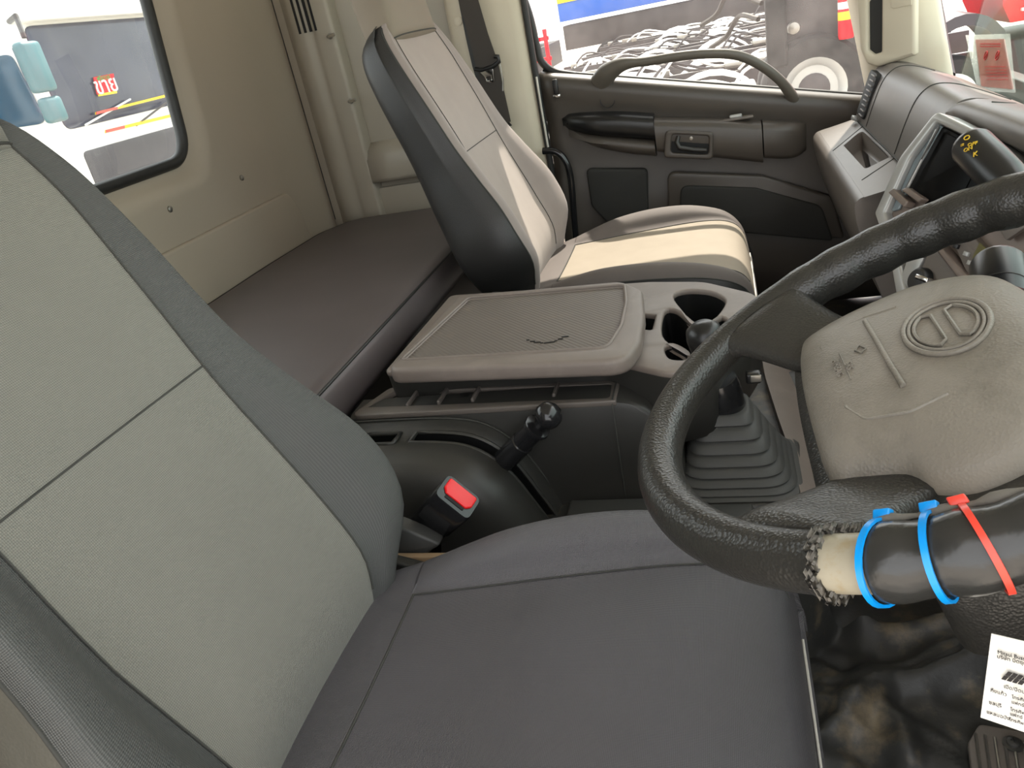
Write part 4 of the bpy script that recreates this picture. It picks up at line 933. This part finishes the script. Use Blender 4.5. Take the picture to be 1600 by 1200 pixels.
# ribbed foot plate
fz = .055
FPp = [pz(*p, fz) for p in ((1512, 1160), (1530, 1130), (1640, 1150), (1640, 1240), (1522, 1235))]
fp = thing('foot_plate', 'ribbed grey foot plate with a cross-head screw on the floor at lower right', 'foot plate', sum(FPp, Vector()) / 5 - Vector((0, 0, .012)))
FL = Plane((0, 0, fz), (0, 0, 1), (0, 1, 0))
plate('plate', rpoly([p.xy for p in FPp], .012, 4), FL, .014, MT['tray'], fp, bev=.003)
for k in range(9):
    a, b = pz(1524 + 15 * k, 1146 + 3 * k, fz + .002), pz(1536 + 15 * k, 1232, fz + .002); tube('rib', [a, b], .0022, MT['steel'], fp, 6)
sc = pz(1583, 1163, fz + .002); lathe('screw', [(.014, 0), (.014, .002), (.009, .003), (.0088, .007), (.006, .009), (.0005, .009)], sc, (0, 0, 1), MT['dark'], fp, 20)
for d in ((1, 0), (0, 1)): box('screw_cross', sc + Vector((0, 0, .0092)), (.008 if d[0] else .0016, .008 if d[1] else .0016, .001), MT['recess'], fp, bev=0)
# rubber mat with soft folds in the driver's footwell
folds = [[(1240, 905), (1290, 930), (1330, 962), (1395, 988), (1500, 984), (1560, 970)], [(1270, 1160), (1325, 1125), (1388, 1068), (1450, 1072), (1530, 1050), (1600, 1030)], [(1345, 975), (1352, 1035), (1338, 1075), (1305, 1130)], [(1385, 1110), (1408, 1150), (1416, 1230)], [(1290, 1190), (1320, 1180), (1352, 1210)]]
fpl = [crom([pz(*p, .04) for p in f], 8) for f in folds]; fh = [.03, .026, .016, .018, .012]
mx_, my_ = [-.12 + .74 * i / 110 for i in range(111)], [.22 + .93 * j / 130 for j in range(131)]
def mat_z(x, y):
    z = max(floor_z(x + a, y + b) for a in (-.02, 0, .02) for b in (-.02, 0, .02)) + .006
    for P, hh in zip(fpl, fh):
        d = min((p.x - x) ** 2 + (p.y - y) ** 2 for p in P); z += hh * math.exp(-d / .00045)
    return z + .003 * math.sin(x * 61 + y * 37) * math.sin(y * 71 - x * 23)
fm = loft('floor_mat', [[Vector((x, y, mat_z(x, y))) for y in my_] for x in mx_], MT['floor'], closed=False)
tag(fm, 'dusty black rubber mat with folds covering the driver footwell floor', 'floor mat')

# ============================================================ DASHBOARD
db = thing('dashboard', 'grey dashboard running across the cab from the far door to the wheel', 'dashboard', (.55, 1.5, .35))
def dprof(y):
    # section seen from the side: top, rounded brow, face, ledge, knee
    return [(.695, .66), (.69, .738), (.65, .760), (.58, .795), (.53, .816), (.49, .822), (.464, .810), (.445, .785), (.425, .735), (.405, .672), (.395, .664), (.34, .652), (.298, .644), (.283, .636), (.277, .618), (.285, .57), (.31, .48), (.345, .38), (.40, .33), (.695, .33)]
ysec = [2.69, 2.68, 2.55, 2.5, 2.3, 2.1, 1.9, 1.7]
def sec(y, s=0.0):
    o = []
    for x, z in dprof(y): o.append(Vector((x, y, z)))
    return o
rows = []
for y in (2.70, 2.692):
    rows.append([Vector((.56 + (p.x - .56) * (.97 if y == 2.70 else .992), y, .6 + (p.z - .6) * (.97 if y == 2.70 else .992))) for p in sec(y)])
for y in (2.67, 2.6, 2.5, 2.3, 2.1, 1.95, 1.85): rows.append(sec(y))
def fine(r):
    a = crom(r[1:18], 4); return [r[0]] + a + r[18:]
rows = [fine(r) for r in rows]
# the ledge pocket opening is left out of the skin
LG = Plane((.34, 2.3, .652), Vector((-(.664 - .644), 0, (.395 - .298))).normalized(), (0, 1, 0))
# the ledge is a board of its own with an open pocket, so the skin is left out there
jl = [j for j in range(len(rows[0]) - 1) if .300 < rows[2][j].x and rows[2][j + 1].x < .394 and rows[2][j].z > .64 and rows[2][j].x > rows[2][j + 1].x]
body = loft('body', rows, MT['dash'], db, sharp=70, skip=lambda i, j: 2 <= i < 8 and j in jl)
def on_d(px, py, pts=None):
    return pts
def sect_line(name, y, i0, i1, r=.0017):
    P = crom([Vector((x, y, z)) for x, z in dprof(y)[i0:i1]], 5)
    c = Vector((.56, y, .6)); tube(name, [p + (p - c).normalized() * .0004 for p in P], r, MT['thread'], body, 6)
sect_line('panel_seam', 2.50, 3, 10); sect_line('panel_seam', 2.10, 2, 10)
tube('panel_seam', [Vector((.402, y, .668)) for y in (2.66, 2.3, 2.0, 1.86)], .002, MT['thread'], body, 6)
LGP = lambda px, py, h=.0: LG.hit(px, py) + LG.n * h
for a in (((1302, 236), (1348, 198)), ((1347, 282), (1405, 243))):
    tube('panel_seam', [LGP(*a[0], .001), LGP(*a[1], .001)], .0016, MT['thread'], body, 6)
pk = rpoly([LG.uv(*p) for p in ((1318, 228), (1346, 204), (1396, 243), (1352, 265))], [.012, .012, .014, .01], 5)
# pocket: rim, sunken well
la, lb_ = LG.loc((.397, 2.67, .665))[1], LG.loc((.297, 2.67, .643))[1]
corn = [LG.loc((x, y, z)) for x, z, y in ((.397, .665, 2.672), (.397, .665, 1.845), (.2965, .6435, 1.845), (.2965, .6435, 2.672))]
plate('ledge', corn, LG, .004, MT['dash'], body, holes=[pk], h=.001)
wr_ = [[LG.at(p[0], p[1], .001) for p in pk], [LG.at(p[0], p[1], -.004) for p in scale_out(pk, -.003)], [LG.at(p[0], p[1], -.035) for p in scale_out(pk, -.008)], [LG.at(p[0], p[1], -.042) for p in scale_out(pk, -.016)]]
bm = loft_bm(wr_, True, False); bm.verts.ensure_lookup_table(); bm.faces.new(bm.verts[-len(pk):])
bmesh.ops.recalc_face_normals(bm, faces=bm.faces); from_bm('pocket_well', bm, MT['tray'], body, True, None, 50)
# air vent at the end of the brow
vt = []
VF = Plane((.428, 2.60, .745), Vector((-.93, .0, .30)), (0, 0, 1))
vo = [VF.uv(*p) for p in ((1328, 182), (1333, 140), (1352, 112), (1368, 112), (1350, 150), (1337, 186))]
vent = plate('air_vent', rpoly([VF.loc((.43, 2.665, .675)), VF.loc((.43, 2.545, .675)), VF.loc((.43, 2.545, .808)), VF.loc((.43, 2.665, .812))], .02, 5), VF, .05, MT['recess'], db, bev=.003, h=.006)
for k in range(9):
    z = .683 + .0148 * k; c = VF.at(*VF.loc((.43, 2.58, z)), .006); box('vent_fin', c, (.055, .004, .010), MT['dash'], vent, (VF.u, VF.v, VF.n), .001)
c = VF.at(*VF.loc((.43, 2.617, .667)), .016); box('vent_wheel', c, (.03, .012, .014), MT['silver'], vent, (VF.u, VF.v, VF.n), .002)
# brow towards the driver: broad hood over the centre stack and gauges
hp = [(.695, .66), (.69, .742), (.65, .768), (.60, .795), (.54, .822), (.49, .832), (.462, .828), (.450, .815), (.455, .79), (.52, .74), (.695, .66)]
hrows = []
for y, sx, dz in ((1.86, 0.01, -.03), (1.84, .0, -.012), (1.78, 0, 0), (1.6, .02, .0), (1.3, .045, .0), (1.0, .055, .0), (.6, .06, .0), (.2, .06, 0), (-.05, .06, 0)):
    hrows.append([Vector((min(.697, x + sx), y, z + dz)) for x, z in hp[:-1]])
hood = loft('hood', hrows, MT['dash'], db, sharp=60)
lowr = []
for y, sx in ((1.85, 0.0), (1.80, -.0), (1.5, .06), (1.2, .10), (.9, .12), (.3, .12), (-.05, .12)):
    lowr.append([Vector((min(.697, x + sx), y, z)) for x, z in ((.69, .74), (.46, .77), (.42, .70), (.40, .62), (.39, .55), (.395, .48), (.41, .42), (.46, .36), (.69, .33))])
loft('lower_body', lowr, MT['dark'], db, sharp=50)
tube('panel_seam', [Vector((x, 1.72, z)) for x, z in ((.50, .832), (.54, .8225), (.60, .7955), (.65, .7685))], .0017, MT['thread'], hood, 6)
tube('seam_strip', [Vector((.58, y, .8065)) for y in (1.75, 1.4, 1.0, .5, 0)], .003, MT['bronze'], hood, 6)
# centre stack: tall silver frame turned to the driver
CS = Plane(pY(1465, 176, 1.72), (-.84, -.36, .40))
def cs(px, py): return CS.uv(px, py)
fo = rpoly([cs(*p) for p in ((1465, 174), (1408, 246), (1369, 334), (1392, 400), (1403, 462), (1560, 640), (1700, 560), (1660, 300), (1530, 205))], [.02, .06, .01, .02, .01, .03, .03, .03, .02], 6)
fi = rpoly([cs(*p) for p in ((1466, 192), (1424, 248), (1386, 332), (1405, 395), (1420, 455), (1560, 615), (1660, 545), (1625, 305), (1520, 218))], [.01, .05, .006, .01, .01, .02, .02, .02, .01], 6)
plate('stack_frame', fo, CS, .05, MT['silver'], db, holes=[fi], bev=.006, h=.006)
stk = plate('stack_panel', scale_out(fi, .004), CS, .02, MT['bronze'], db, h=-.012)
def sp(name, pts, th, m, h, r=.004, bev=.001, par=stk): return plate(name, rpoly([cs(*p) for p in pts], r, 4), CS, th, MT[m], par, bev=bev, h=h)
sp('side_panel', ((1464, 194), (1424, 250), (1388, 330), (1400, 326), (1434, 256), (1474, 200)), .006, 'bluegrey', -.006)
scr = sp('screen_frame', ((1470, 196), (1412, 300), (1462, 330), (1510, 320), (1548, 236)), .012, 'screen', -.004, .006, .002)
sp('screen', ((1474, 206), (1424, 296), (1462, 318), (1502, 304), (1536, 236)), .003, 'screen', -.002, .004, .0005)
tube('screen_trim', [CS.hit(1466, 203) + CS.n * .003, CS.hit(1420, 294) + CS.n * .003], .003, MT['silver'], stk, 6)
tube('screen_trim', [CS.hit(1470, 199) + CS.n * .004, CS.hit(1414, 302) + CS.n * .004], .0022, MT['dark'], stk, 6)
sp('shelf_lip', ((1394, 302), (1402, 296), (1426, 316), (1420, 326)), .022, 'bronze', .012, .003, .003)
sp('shelf_lip', ((1414, 298), (1424, 294), (1450, 312), (1442, 318)), .022, 'bronze', .012, .003, .003)
sp('radio', ((1484, 360), (1500, 344), (1588, 440), (1545, 460), (1520, 440)), .02, 'tray', .006, .003, .002)
sp('lcd', ((1536, 380), (1552, 395), (1536, 418), (1524, 404)), .003, 'lcd', .0075, .002, .0005)
for p in ((1494, 366), (1511, 358)):
    c = CS.hit(*p); lathe('radio_knob', [(.013, .0), (.0125, .014), (.011, .02), (.0005, .021)], c + CS.n * .006, CS.n, MT['chrome'], stk, 20)
for p in ((1508, 377), (1500, 386), (1516, 398), (1522, 412), (1530, 420)):
    c = CS.hit(*p); box('radio_button', c + CS.n * .008, (.012, .008, .006), MT['silver' if p[0] > 1505 else 'black'], stk, (CS.u, CS.v, CS.n), .001)
sp('trim_bar', ((1456, 372), (1466, 372), (1535, 448), (1522, 458)), .03, 'bronze', .016, .004, .004)
hv = sp('climate_panel', ((1434, 436), (1450, 398), (1470, 392), (1530, 462), (1500, 500)), .012, 'tray', .002, .004, .002)
c = CS.hit(1444, 440); lathe('climate_knob', [(.026, 0), (.025, .012), (.020, .018), (.0005, .019)], c + CS.n * .003, CS.n, MT['black'], stk, 24)
c = CS.hit(1456, 438); box('knob_bar', c + CS.n * .018, (.034, .010, .016), MT['chrome'], stk, (CS.u, CS.v, CS.n), .003)
sp('vent_slot', ((1396, 388), (1408, 380), (1422, 392), (1412, 400)), .006, 'recess', .002, .002, .0005)
sp('side_cheek', ((1432, 370), (1408, 440), (1424, 452), (1448, 396), (1480, 358)), .01, 'silver', .004, .006, .002)
sp('switch_panel', ((1540, 322), (1572, 310), (1610, 352), (1575, 376)), .008, 'tray', .004, .004, .001)
for p, m in (((1550, 333), 'silver'), ((1557, 340), 'silver'), ((1566, 348), 'red')):
    c = CS.hit(*p); box('switch', c + CS.n * .007, (.016, .010, .006), MT[m], stk, (CS.u, CS.v, CS.n), .001, 'red hazard switch' if m == 'red' else None)

# ============================================================ PASSENGER SEAT BELT
sb = thing('seat_belt', 'dark brown passenger seat belt hanging against the beige door pillar', 'seat belt', (-.70, 2.69, .80))
YB = 2.695
def strip(name, l, r, y0, m, th=.003):
    rows = [[pY(*a, y0), pY(*b, y0 - .004), pY(*b, y0 - .004) + Vector((0, th, 0)), pY(*a, y0) + Vector((0, th, 0))] for a, b in zip(l, r)]
    return loft(name, rows, MT[m], sb, sharp=30)
strip('webbing', ((712, -60), (716, 0), (733, 60), (745, 110)), ((744, -60), (747, 0), (762, 52), (778, 98)), YB, 'belt')
strip('webbing', ((745, 106), (757, 150), (772, 200)), ((778, 98), (787, 140), (798, 190)), YB, 'belt')
strip('inner_webbing', ((700, 20), (716, 0), (728, 60), (738, 104), (752, 150), (790, 200))[1:], ((718, 8), (722, 20), (738, 70), (750, 112), (764, 155), (800, 196))[1:], YB + .02, 'vinyl')
tube('guide_loop', [pY(*p, YB - .008) for p in ((742, 108), (752, 110), (770, 104), (780, 96), (778, 88), (772, 88))], .007, MT['black'], sb, 8)
tube('guide_loop', [pY(*p, YB - .004) for p in ((776, 86), (781, 100), (786, 125), (786, 142))], .003, MT['steel'], sb, 6)
TP = Plane((0, YB - .010, 0), (0, -1, 0))
plate('tongue', rpoly([TP.uv(*p) for p in ((749, 112), (770, 107), (772, 128), (766, 130), (760, 128), (757, 120))], .004, 3), TP, .003, MT['chrome'], sb, holes=[rpoly([TP.uv(*p) for p in ((760, 120), (767, 119), (768, 125), (761, 126))], .002, 3)], bev=.0006)

# poster in a clear sleeve stuck low on the windscreen
WQ = [WSX.hit(*p) + WSX.n * .006 for p in ((1514, 56), (1582, 54), (1592, 144), (1535, 142))]
ps = thing('warning_poster', 'faded red warning poster in a clear plastic sleeve at the windscreen corner', 'poster', WQ[3])
def wp(name, pts, h, m, r=.002, holes=()): return plate(name, rpoly([WSX.uv(*p) for p in pts], r, 2), WSX, .0012, MT[m], ps, h=h, holes=holes)
wp('clear_sleeve', ((1513, 55), (1583, 53), (1592, 145), (1533, 142)), .008, 'sleeveclear')
wp('sheet', ((1528, 62), (1573, 61), (1588, 140), (1537, 135)), .006, 'posterpink')
for y in (68, 72): wp('heading', ((1536, y), (1568, y), (1568.5, y + 1.8), (1536.3, y + 1.8)), .0075, 'posterred', .0)
for c_ in ((1545, 87), (1563, 87)):
    o = WSX.hit(*c_) + WSX.n * .0075; tube('prohibition_ring', [o + WSX.u * .011 * math.cos(t) + WSX.v * .011 * math.sin(t) for t in [2 * PI * k / 20 for k in range(20)]], .0012, MT['posterred'], ps, 5, True)
    tube('prohibition_bar', [o + WSX.u * .007 + WSX.v * .007, o - WSX.u * .007 - WSX.v * .007], .0014, MT['posterred'], ps, 5)
for k in range(5): wp('text_line', ((1543 + k, 104 + 5 * k), (1576 + k, 104 + 5 * k), (1576 + k, 105 + 5 * k), (1543 + k, 105 + 5 * k)), .0075, 'posterred', .0)

# ============================================================ THE TRUCK YARD OUTSIDE
gr = box('floor', (2, 20, -1.33), (140, 120, .1), MT['concrete'], bev=0); struct(gr)
def prism(name, pts, pl, th, m, par, h=0.0, bev=0.0, r=0.0, lab=None): return plate(name, rpoly(pts, r, 4) if r else pts, pl, th, MT[m], par, bev=bev, h=h, label=lab)
def wheel(t, c, ax, R_=.50, wd_=.28, rim='silver'):
    lathe('tyre', [(R_ * .60, -wd_ / 2), (R_ * .93, -wd_ / 2), (R_, -wd_ * .35), (R_, wd_ * .35), (R_ * .93, wd_ / 2), (R_ * .60, wd_ / 2)], c, ax, MT['tyre'], t, 30, cap=False)
    lathe('wheel_rim', [(R_ * .02, wd_ * .1), (R_ * .26, wd_ * .12), (R_ * .28, wd_ * .30), (R_ * .42, wd_ * .25), (R_ * .50, wd_ * .42), (R_ * .60, wd_ * .5), (R_ * .62, wd_ * .3)], c, ax, MT[rim], t, 30)
    lathe('hub', [(R_ * .30, wd_ * .05), (R_ * .30, wd_ * .32), (R_ * .22, wd_ * .36), (.001, wd_ * .36)], c, ax, MT['frame'], t, 20)
def cab_front(name, label, x, y0, y1, z0, z1, zw0, zw1, gcol, sign=None):
    """cab-over truck facing +x: body, windscreen, wipers, lower grille, mirrors and side window"""
    t = thing(name, label, 'truck', (x - 1, (y0 + y1) / 2, -1.28), 'white trucks behind the cab'); F = Plane((x, 0, 0), (1, 0, 0)); L = F.loc
    def fr(a, b, c, d): return [L((x, a, c)), L((x, b, c)), L((x, b, d)), L((x, a, d))]
    wd_ = y1 - y0
    rows = []
    for xx, k, zz in ((x - 2.1, 0, z1), (x - .25, 0, z1), (x - .06, .04, z1 - .05), (x, .12, z1 - .18)):
        rows.append([Vector((xx, p.x, p.y)) for p in rpoly([(y0 + k, z0), (y1 - k, z0), (y1 - k, zz), (y0 + k, zz)], .14, 5)])
    loft('body', rows, MT['white'], t, sharp=50)
    ws_ = prism('windscreen', fr(y0 + .13, y1 - .13, zw0, zw1), F, .03, gcol, t, .014, .006, .10)
    prism('sun_visor', fr(y0 + .03, y1 - .03, zw1 + .02, zw1 + .30), F, .20, 'white', t, .20, .03, .05)
    gr_ = prism('lower_grille', fr(y0 + .22, y1 - .12, z0 + .30, zw0 - .22), F, .03, 'tgrey', t, .016, .006, .06)
    for k in range(3): prism('grille_slat', fr(y0 + .45, y1 - .5, z0 + .42 + .11 * k, z0 + .47 + .11 * k), F, .02, 'frame', gr_, .03)
    prism('bumper', fr(y0 - .01, y1 + .01, z0 - .25, z0 + .12), F, .25, 'white', t, .08, .04, .05)
    wiper_z = zw0 + .05
    for s_ in (0, 1):
        a = Vector((x + .05, y0 + .35 + .7 * s_, wiper_z - .04 - .12 * s_)); b = Vector((x + .06, y0 + 1.1 + .6 * s_, wiper_z + .10 - .10 * s_))
        tube('wiper', [a, b], .010, MT['frame' if s_ else 'white'], t, 6)
    for yy in (y0 + .35, y1 - .35): box('headlamp', (x + .13, yy, z0 - .06), (.06, .36, .16), MT['silver'], t, bev=.03)
    SD = Plane((0, y0, 0), (0, -1, 0))
    prism('side_window', [(x - 1.45, zw0 + .16), (x - .05, zw0 + .10), (x - .12, zw1 - .20), (x - 1.45, zw1 - .14)], SD, .03, 'tglass2', t, .014, .004, .08)
    tube('mirror_arm', [Vector((x - .1, y0 + .1, zw1 + .05)), Vector((x + .22, y0 - .12, zw1 + .06)), Vector((x + .25, y0 - .16, zw1 - .12))], .022, MT['frame'], t, 8)
    box('mirror', (x + .25, y0 - .18, zw1 - .36), (.12, .24, .42), MT['tealplastic'], t, bev=.04); box('mirror_glass', (x + .186, y0 - .18, zw1 - .36), (.01, .19, .35), MT['tglass2'], t, bev=.004)
    box('mirror', (x + .25, y0 - .18, zw1 - .72), (.11, .22, .22), MT['tealplastic'], t, bev=.04)
    for yy, a in ((y0 + .18, -1), (y1 - .18, 1)): wheel(t, Vector((x - .75, yy, -.78)), Vector((0, a, 0)))
    return t, F
tA, FA = cab_front('white_truck', 'white cab-over truck seen through the rear window with a red sale sign', -6.0, 6.35, 8.62, -.55, 2.55, .98, 1.90, 'tglass')
tB, FB = cab_front('white_truck', 'white truck at the left edge of the rear window with teal side glass', -7.6, 4.2, 6.2, -.55, 2.5, 1.0, 1.92, 'tglass2')
tC, FC = cab_front('white_truck', 'plain white truck half hidden behind the one with the red sign', -8.9, 9.2, 11.4, -.55, 2.6, 1.0, 1.92, 'tglass')
sgp = [FA.uv(*p) for p in ((146, 120), (175, 115), (180, 143), (152, 148))]
FS = Plane((-5.975, 0, 0), (1, 0, 0)); sgp = [FS.uv(*p) for p in ((145, 121), (176, 115), (181, 143), (151, 148))]
sg = thing('sale_sign', 'square red sale sign with white Thai lettering on the truck windscreen', 'sign', FS.hit(163, 148))
plate('board', sgp[::-1], FS, .012, MT['redpaint'], sg, h=.012)
so = FS.hit(163, 132); su = FS.at(*sgp[1]) - FS.at(*sgp[0]); sv = FS.at(*sgp[0]) - FS.at(*sgp[3])
text('lettering', 'ขาย', .22, FS.hit(164, 134) + Vector((.016, 0, 0)), su, sv, MT['white'], sg, .004)
text('lettering', 'ฟรีดาวน์', .06, FS.hit(160, 122) + Vector((.016, 0, 0)), su, sv, MT['green'], sg, .002)
plate('yellow_strip', rpoly([FS.uv(*p) for p in ((152, 151), (153, 147), (181, 142), (181, 146))], .01, 3), FS, .012, MT['yellowpaint'], sg, h=.016)
for i, (a, b, hgt) in enumerate((((150, 175), (270, 145), 4), ((165, 203), (272, 177), 5))):
    FSt = Plane((-5.94, 0, 0), (1, 0, 0)); qd = [FSt.uv(*p) for p in (a, b, (b[0], b[1] + hgt), (a[0], a[1] + hgt))]
    st = thing('striped_tape', ['yellow and red striped tape strip across the truck windscreen', 'yellow tape strip on the white panel below the truck windscreen'][i], 'tape', FSt.hit(*a), 'tape strips on the truck front')
    plate('tape', qd[::-1], FSt, .01, MT['yellowpaint'], st)
    m0 = [FSt.at(*qd[0]).lerp(FSt.at(*qd[1]), k) for k in (.0, .25)]; m1 = [FSt.at(*qd[3]).lerp(FSt.at(*qd[2]), k) for k in (.0, .25)]
    loft('red_end', [[p + Vector((h, 0, 0)) for p in (m0[0], m0[1], m1[1], m1[0])] for h in (.002, .009)], MT['coral'], st, sharp=20)
# rows of bare truck chassis beyond the passenger door
def chassis(label, x0, x1, y, z, ang=0.0):
    t = thing('truck_chassis', label, 'chassis', ((x0 + x1) / 2, y, -1.28), 'bare truck chassis parked in rows')
    for s_ in (-1, 1):
        box('frame_rail', ((x0 + x1) / 2, y + s_ * .42, z), (x1 - x0, .09, .26), MT['frame'], t, bev=.01)
    for k in range(6):
        x = x0 + .3 + (x1 - x0 - .6) * k / 5; box('cross_member', (x, y, z), (.12, .84, .14), MT['frame'], t, bev=.01)
    for xw in (x0 + 2.1, x0 + 3.4):
        for s_ in (-1, 1):
            wheel(t, Vector((xw, y + s_ * .9, -.78)), Vector((0, s_, 0)), .5, .5, 'white')
            rows = []
            for k in range(13):
                a = math.radians(10 + 160 * k / 12); rows.append([Vector((xw + r * math.cos(a), y + s_ * .9 + d, -.74 + r * math.sin(a))) for r, d in ((.72, -.3), (.74, -.3), (.74, .3), (.72, .3))])
            loft('mudguard', rows, MT['white'], t, sharp=40)
    tube('air_pipe', crom([Vector((x1 - .8, y - .2, z + .1)), Vector((x1 - .9, y - .25, z + .7)), Vector((x1 - 1.3, y - .2, z + .8)), Vector((x1 - 1.6, y - .1, z + .2))], 5), .03, MT['belt'], t, 6)
    box('air_tank', (x1 - 1.6, y - .75, z - .12), (.9, .3, .3), MT['steel'], t, bev=.08)
    box('coupling_plate', (x1 - 2.6, y, z + .2), (.8, .7, .08), MT['steel'], t, bev=.03)
    rr_ = random.Random(int(y * 10))
    for k in range(7):
        x = x0 + rr_.uniform(.2, 4.8); tube('brake_line', crom([Vector((x, y - .45, z + .14)), Vector((x + .3, y - .2, z + rr_.uniform(.2, .45))), Vector((x + .8, y + rr_.uniform(-.3, .3), z + .2)), Vector((x + 1.1, y + .4, z + .15))], 4), .02, MT['white' if k % 2 else 'frame'], t, 5)
        box('bracket', (x, y + rr_.uniform(-.5, .4), z + .17), (rr_.uniform(.1, .35), rr_.uniform(.08, .2), .1), MT['white' if k % 3 == 0 else 'steel'], t, bev=.01)
lab = ['nearest bare truck chassis across the yard beyond the passenger window', 'second bare chassis, just behind the nearest one', 'third bare chassis from the passenger window', 'fourth bare chassis, before the two farthest', 'fifth bare chassis, next to the farthest', 'farthest bare truck chassis in the yard']
for k in range(6): chassis(lab[k], -3.6 + .1 * k, 2.6 + .5 * k, 9.3 + 2.9 * k, -.22)
# black chassis cab unit close by on the right with a fire extinguisher
bt = thing('black_truck', 'black truck chassis unit with a white wheel at the right of the side window', 'truck', (1.2, 7.6, -1.28))
loft('cab_rear', [[Vector((x, y, z)) for x, y in ((.55, 7.3), (1.35, 7.3), (1.35, 7.9), (.55, 7.9))] for z in (-.35, .35, 1.6)], MT['frame'], bt, sharp=30)
box('side_skirt', (.2, 7.35, -.35), (2.6, .25, .5), MT['frame'], bt, bev=.04)
tube('hand_rail', [pY(1310, 78, 7.2), pY(1236, 90, 7.2), pY(1205, 110, 7.2)], .02, MT['steel'], bt, 8)
lathe('headlamp', [(.001, -.02), (.05, -.02), (.055, .0), (.045, .03), (.001, .04)], pY(1240, 44, 7.26), (0, -1, 0), MT['steel'], bt, 20)
box('exhaust_stack', (pY(1212, 28, 7.15)), (.16, .16, .75), MT['tyre'], bt, bev=.03)
for a_, b_ in (((1095, 40), (1190, 5)), ((1110, 75), (1185, 30))):
    tube('air_hose', crom([pY(*a_, 8.2), pY(a_[0] + 25, a_[1] - 18, 8.1), pY(a_[0] + 45, a_[1] - 50, 8.0), pY(*b_, 7.6)], 5), .022, MT['belt'], bt, 6)
wc = pY(1270, 137, 7.25); wheel(bt, wc, Vector((0, -1, 0)), .42, .3, 'silver')
wheel(bt, wc + Vector((0, .45, 0)), Vector((0, 1, 0)), .42, .3, 'white')
ex = pY(1322, 60, 7.12); et = thing('fire_extinguisher', 'red fire extinguisher strapped to the black truck outside', 'fire extinguisher', ex)
lathe('bottle', [(.0005, 0), (.055, .0), (.06, .02), (.06, .30), (.045, .35), (.02, .37), (.0005, .375)], ex, (0, 0, 1), MT['redpaint'], et, 20)
lathe('label_band', [(.061, .14), (.061, .20)], ex, (0, 0, 1), MT['yellowpaint'], et, 20); lathe('label_band', [(.061, .22), (.061, .27)], ex, (0, 0, 1), MT['white'], et, 20)
lathe('valve', [(.02, .37), (.02, .42), (.0005, .43)], ex, (0, 0, 1), MT['frame'], et, 12)
# far trailer with a blue side, and a white box body with coloured stripes
bl = thing('blue_trailer', 'blue trailer with a yellow stripe far across the yard', 'trailer', (1.0, 30, -1.28))
box('body', (-.6, 30, 1.15), (9.0, 2.2, 1.0), MT['bluepaint'], bl, bev=.03); box('stripe', (-.6, 28.87, 1.30), (9.0, .03, .14), MT['yellowpaint'], bl, bev=0)
box('upper', (-.6, 30, 2.2), (9.0, 2.1, 1.1), MT['frame'], bl, bev=.03)
for x in (-3.5, 2.2): wheel(bl, Vector((x, 29.0, -.7)), Vector((0, -1, 0)), .5, .4)
box('under_frame', (-.6, 30, .1), (9.0, 1.2, .8), MT['frame'], bl, bev=.02)
wb_ = thing('white_box_truck', 'white box truck with blue and yellow stripes at the left of the side window', 'truck', (-7, 22, -1.28))
box('body', (-6.6, 22.0, 2.2), (4.6, 5, 3.2), MT['white'], wb_, bev=.03)
for z, m in ((.85, 'bluepaint'), (1.05, 'yellowpaint')): box('stripe', (-6.6, 19.47, z), (4.6, .03, .15), MT[m], wb_, bev=0)
box('under_frame', (-6.6, 22, .0), (4.6, 4.0, .6), MT['frame'], wb_, bev=.02)
for x in (-8, -5.2): wheel(wb_, Vector((x, 19.8, -.75)), Vector((0, -1, 0)), .5, .4)
rk = thing('red_ladder_rack', 'red tubular rack beside the white box truck', 'rack', (-3.4, 17, -1.28))
for k in range(4): box('post', (-5.1 + .55 * k, 17.6, -.25), (.08, .08, 2.06), MT['redpaint'], rk, bev=.01)
for z in (-.2, .2, .6): box('rail', (-4.28, 17.6, z), (1.8, .06, .08), MT['redpaint'], rk, bev=.01)
# red truck beyond the windscreen
rt_ = thing('red_truck', 'bright red truck cab beyond the windscreen at the upper right', 'truck', (2.9, 7.6, -1.28))
loft('cab', [[Vector((x, y, z)) for x, y in ((2.03 + k, 6.9), (4.6, 6.9), (4.6, 7.95), (2.03 + k, 7.95))] for z, k in ((.42, .06), (.55, 0), (1.2, 0), (1.9, .1))], MT['redpaint'], rt_, sharp=30)
box('trim_strip', (3.0, 6.885, .50), (1.7, .03, .02), MT['white'], rt_, bev=0)
box('chassis', (3.3, 7.4, -.05), (2.4, .9, .7), MT['frame'], rt_, bev=.04)
box('blue_panel', (2.62, 6.95, .10), (.5, .05, .45), MT['bluepaint'], rt_, bev=.02)
wheel(rt_, Vector((1.72, 7.0, -.05)), Vector((0, -1, 0)), .30, .25, 'white')
rows = []
for k in range(17):
    a = math.radians(-10 + 200 * k / 16); rows.append([Vector((1.78 + r * math.cos(a) * .8, y, .12 + r * math.sin(a))) for r, y in ((.34, 6.85), (.42, 6.85), (.42, 7.4), (.34, 7.4))])
loft('wheel_arch', rows, MT['tgrey'], rt_, sharp=40)
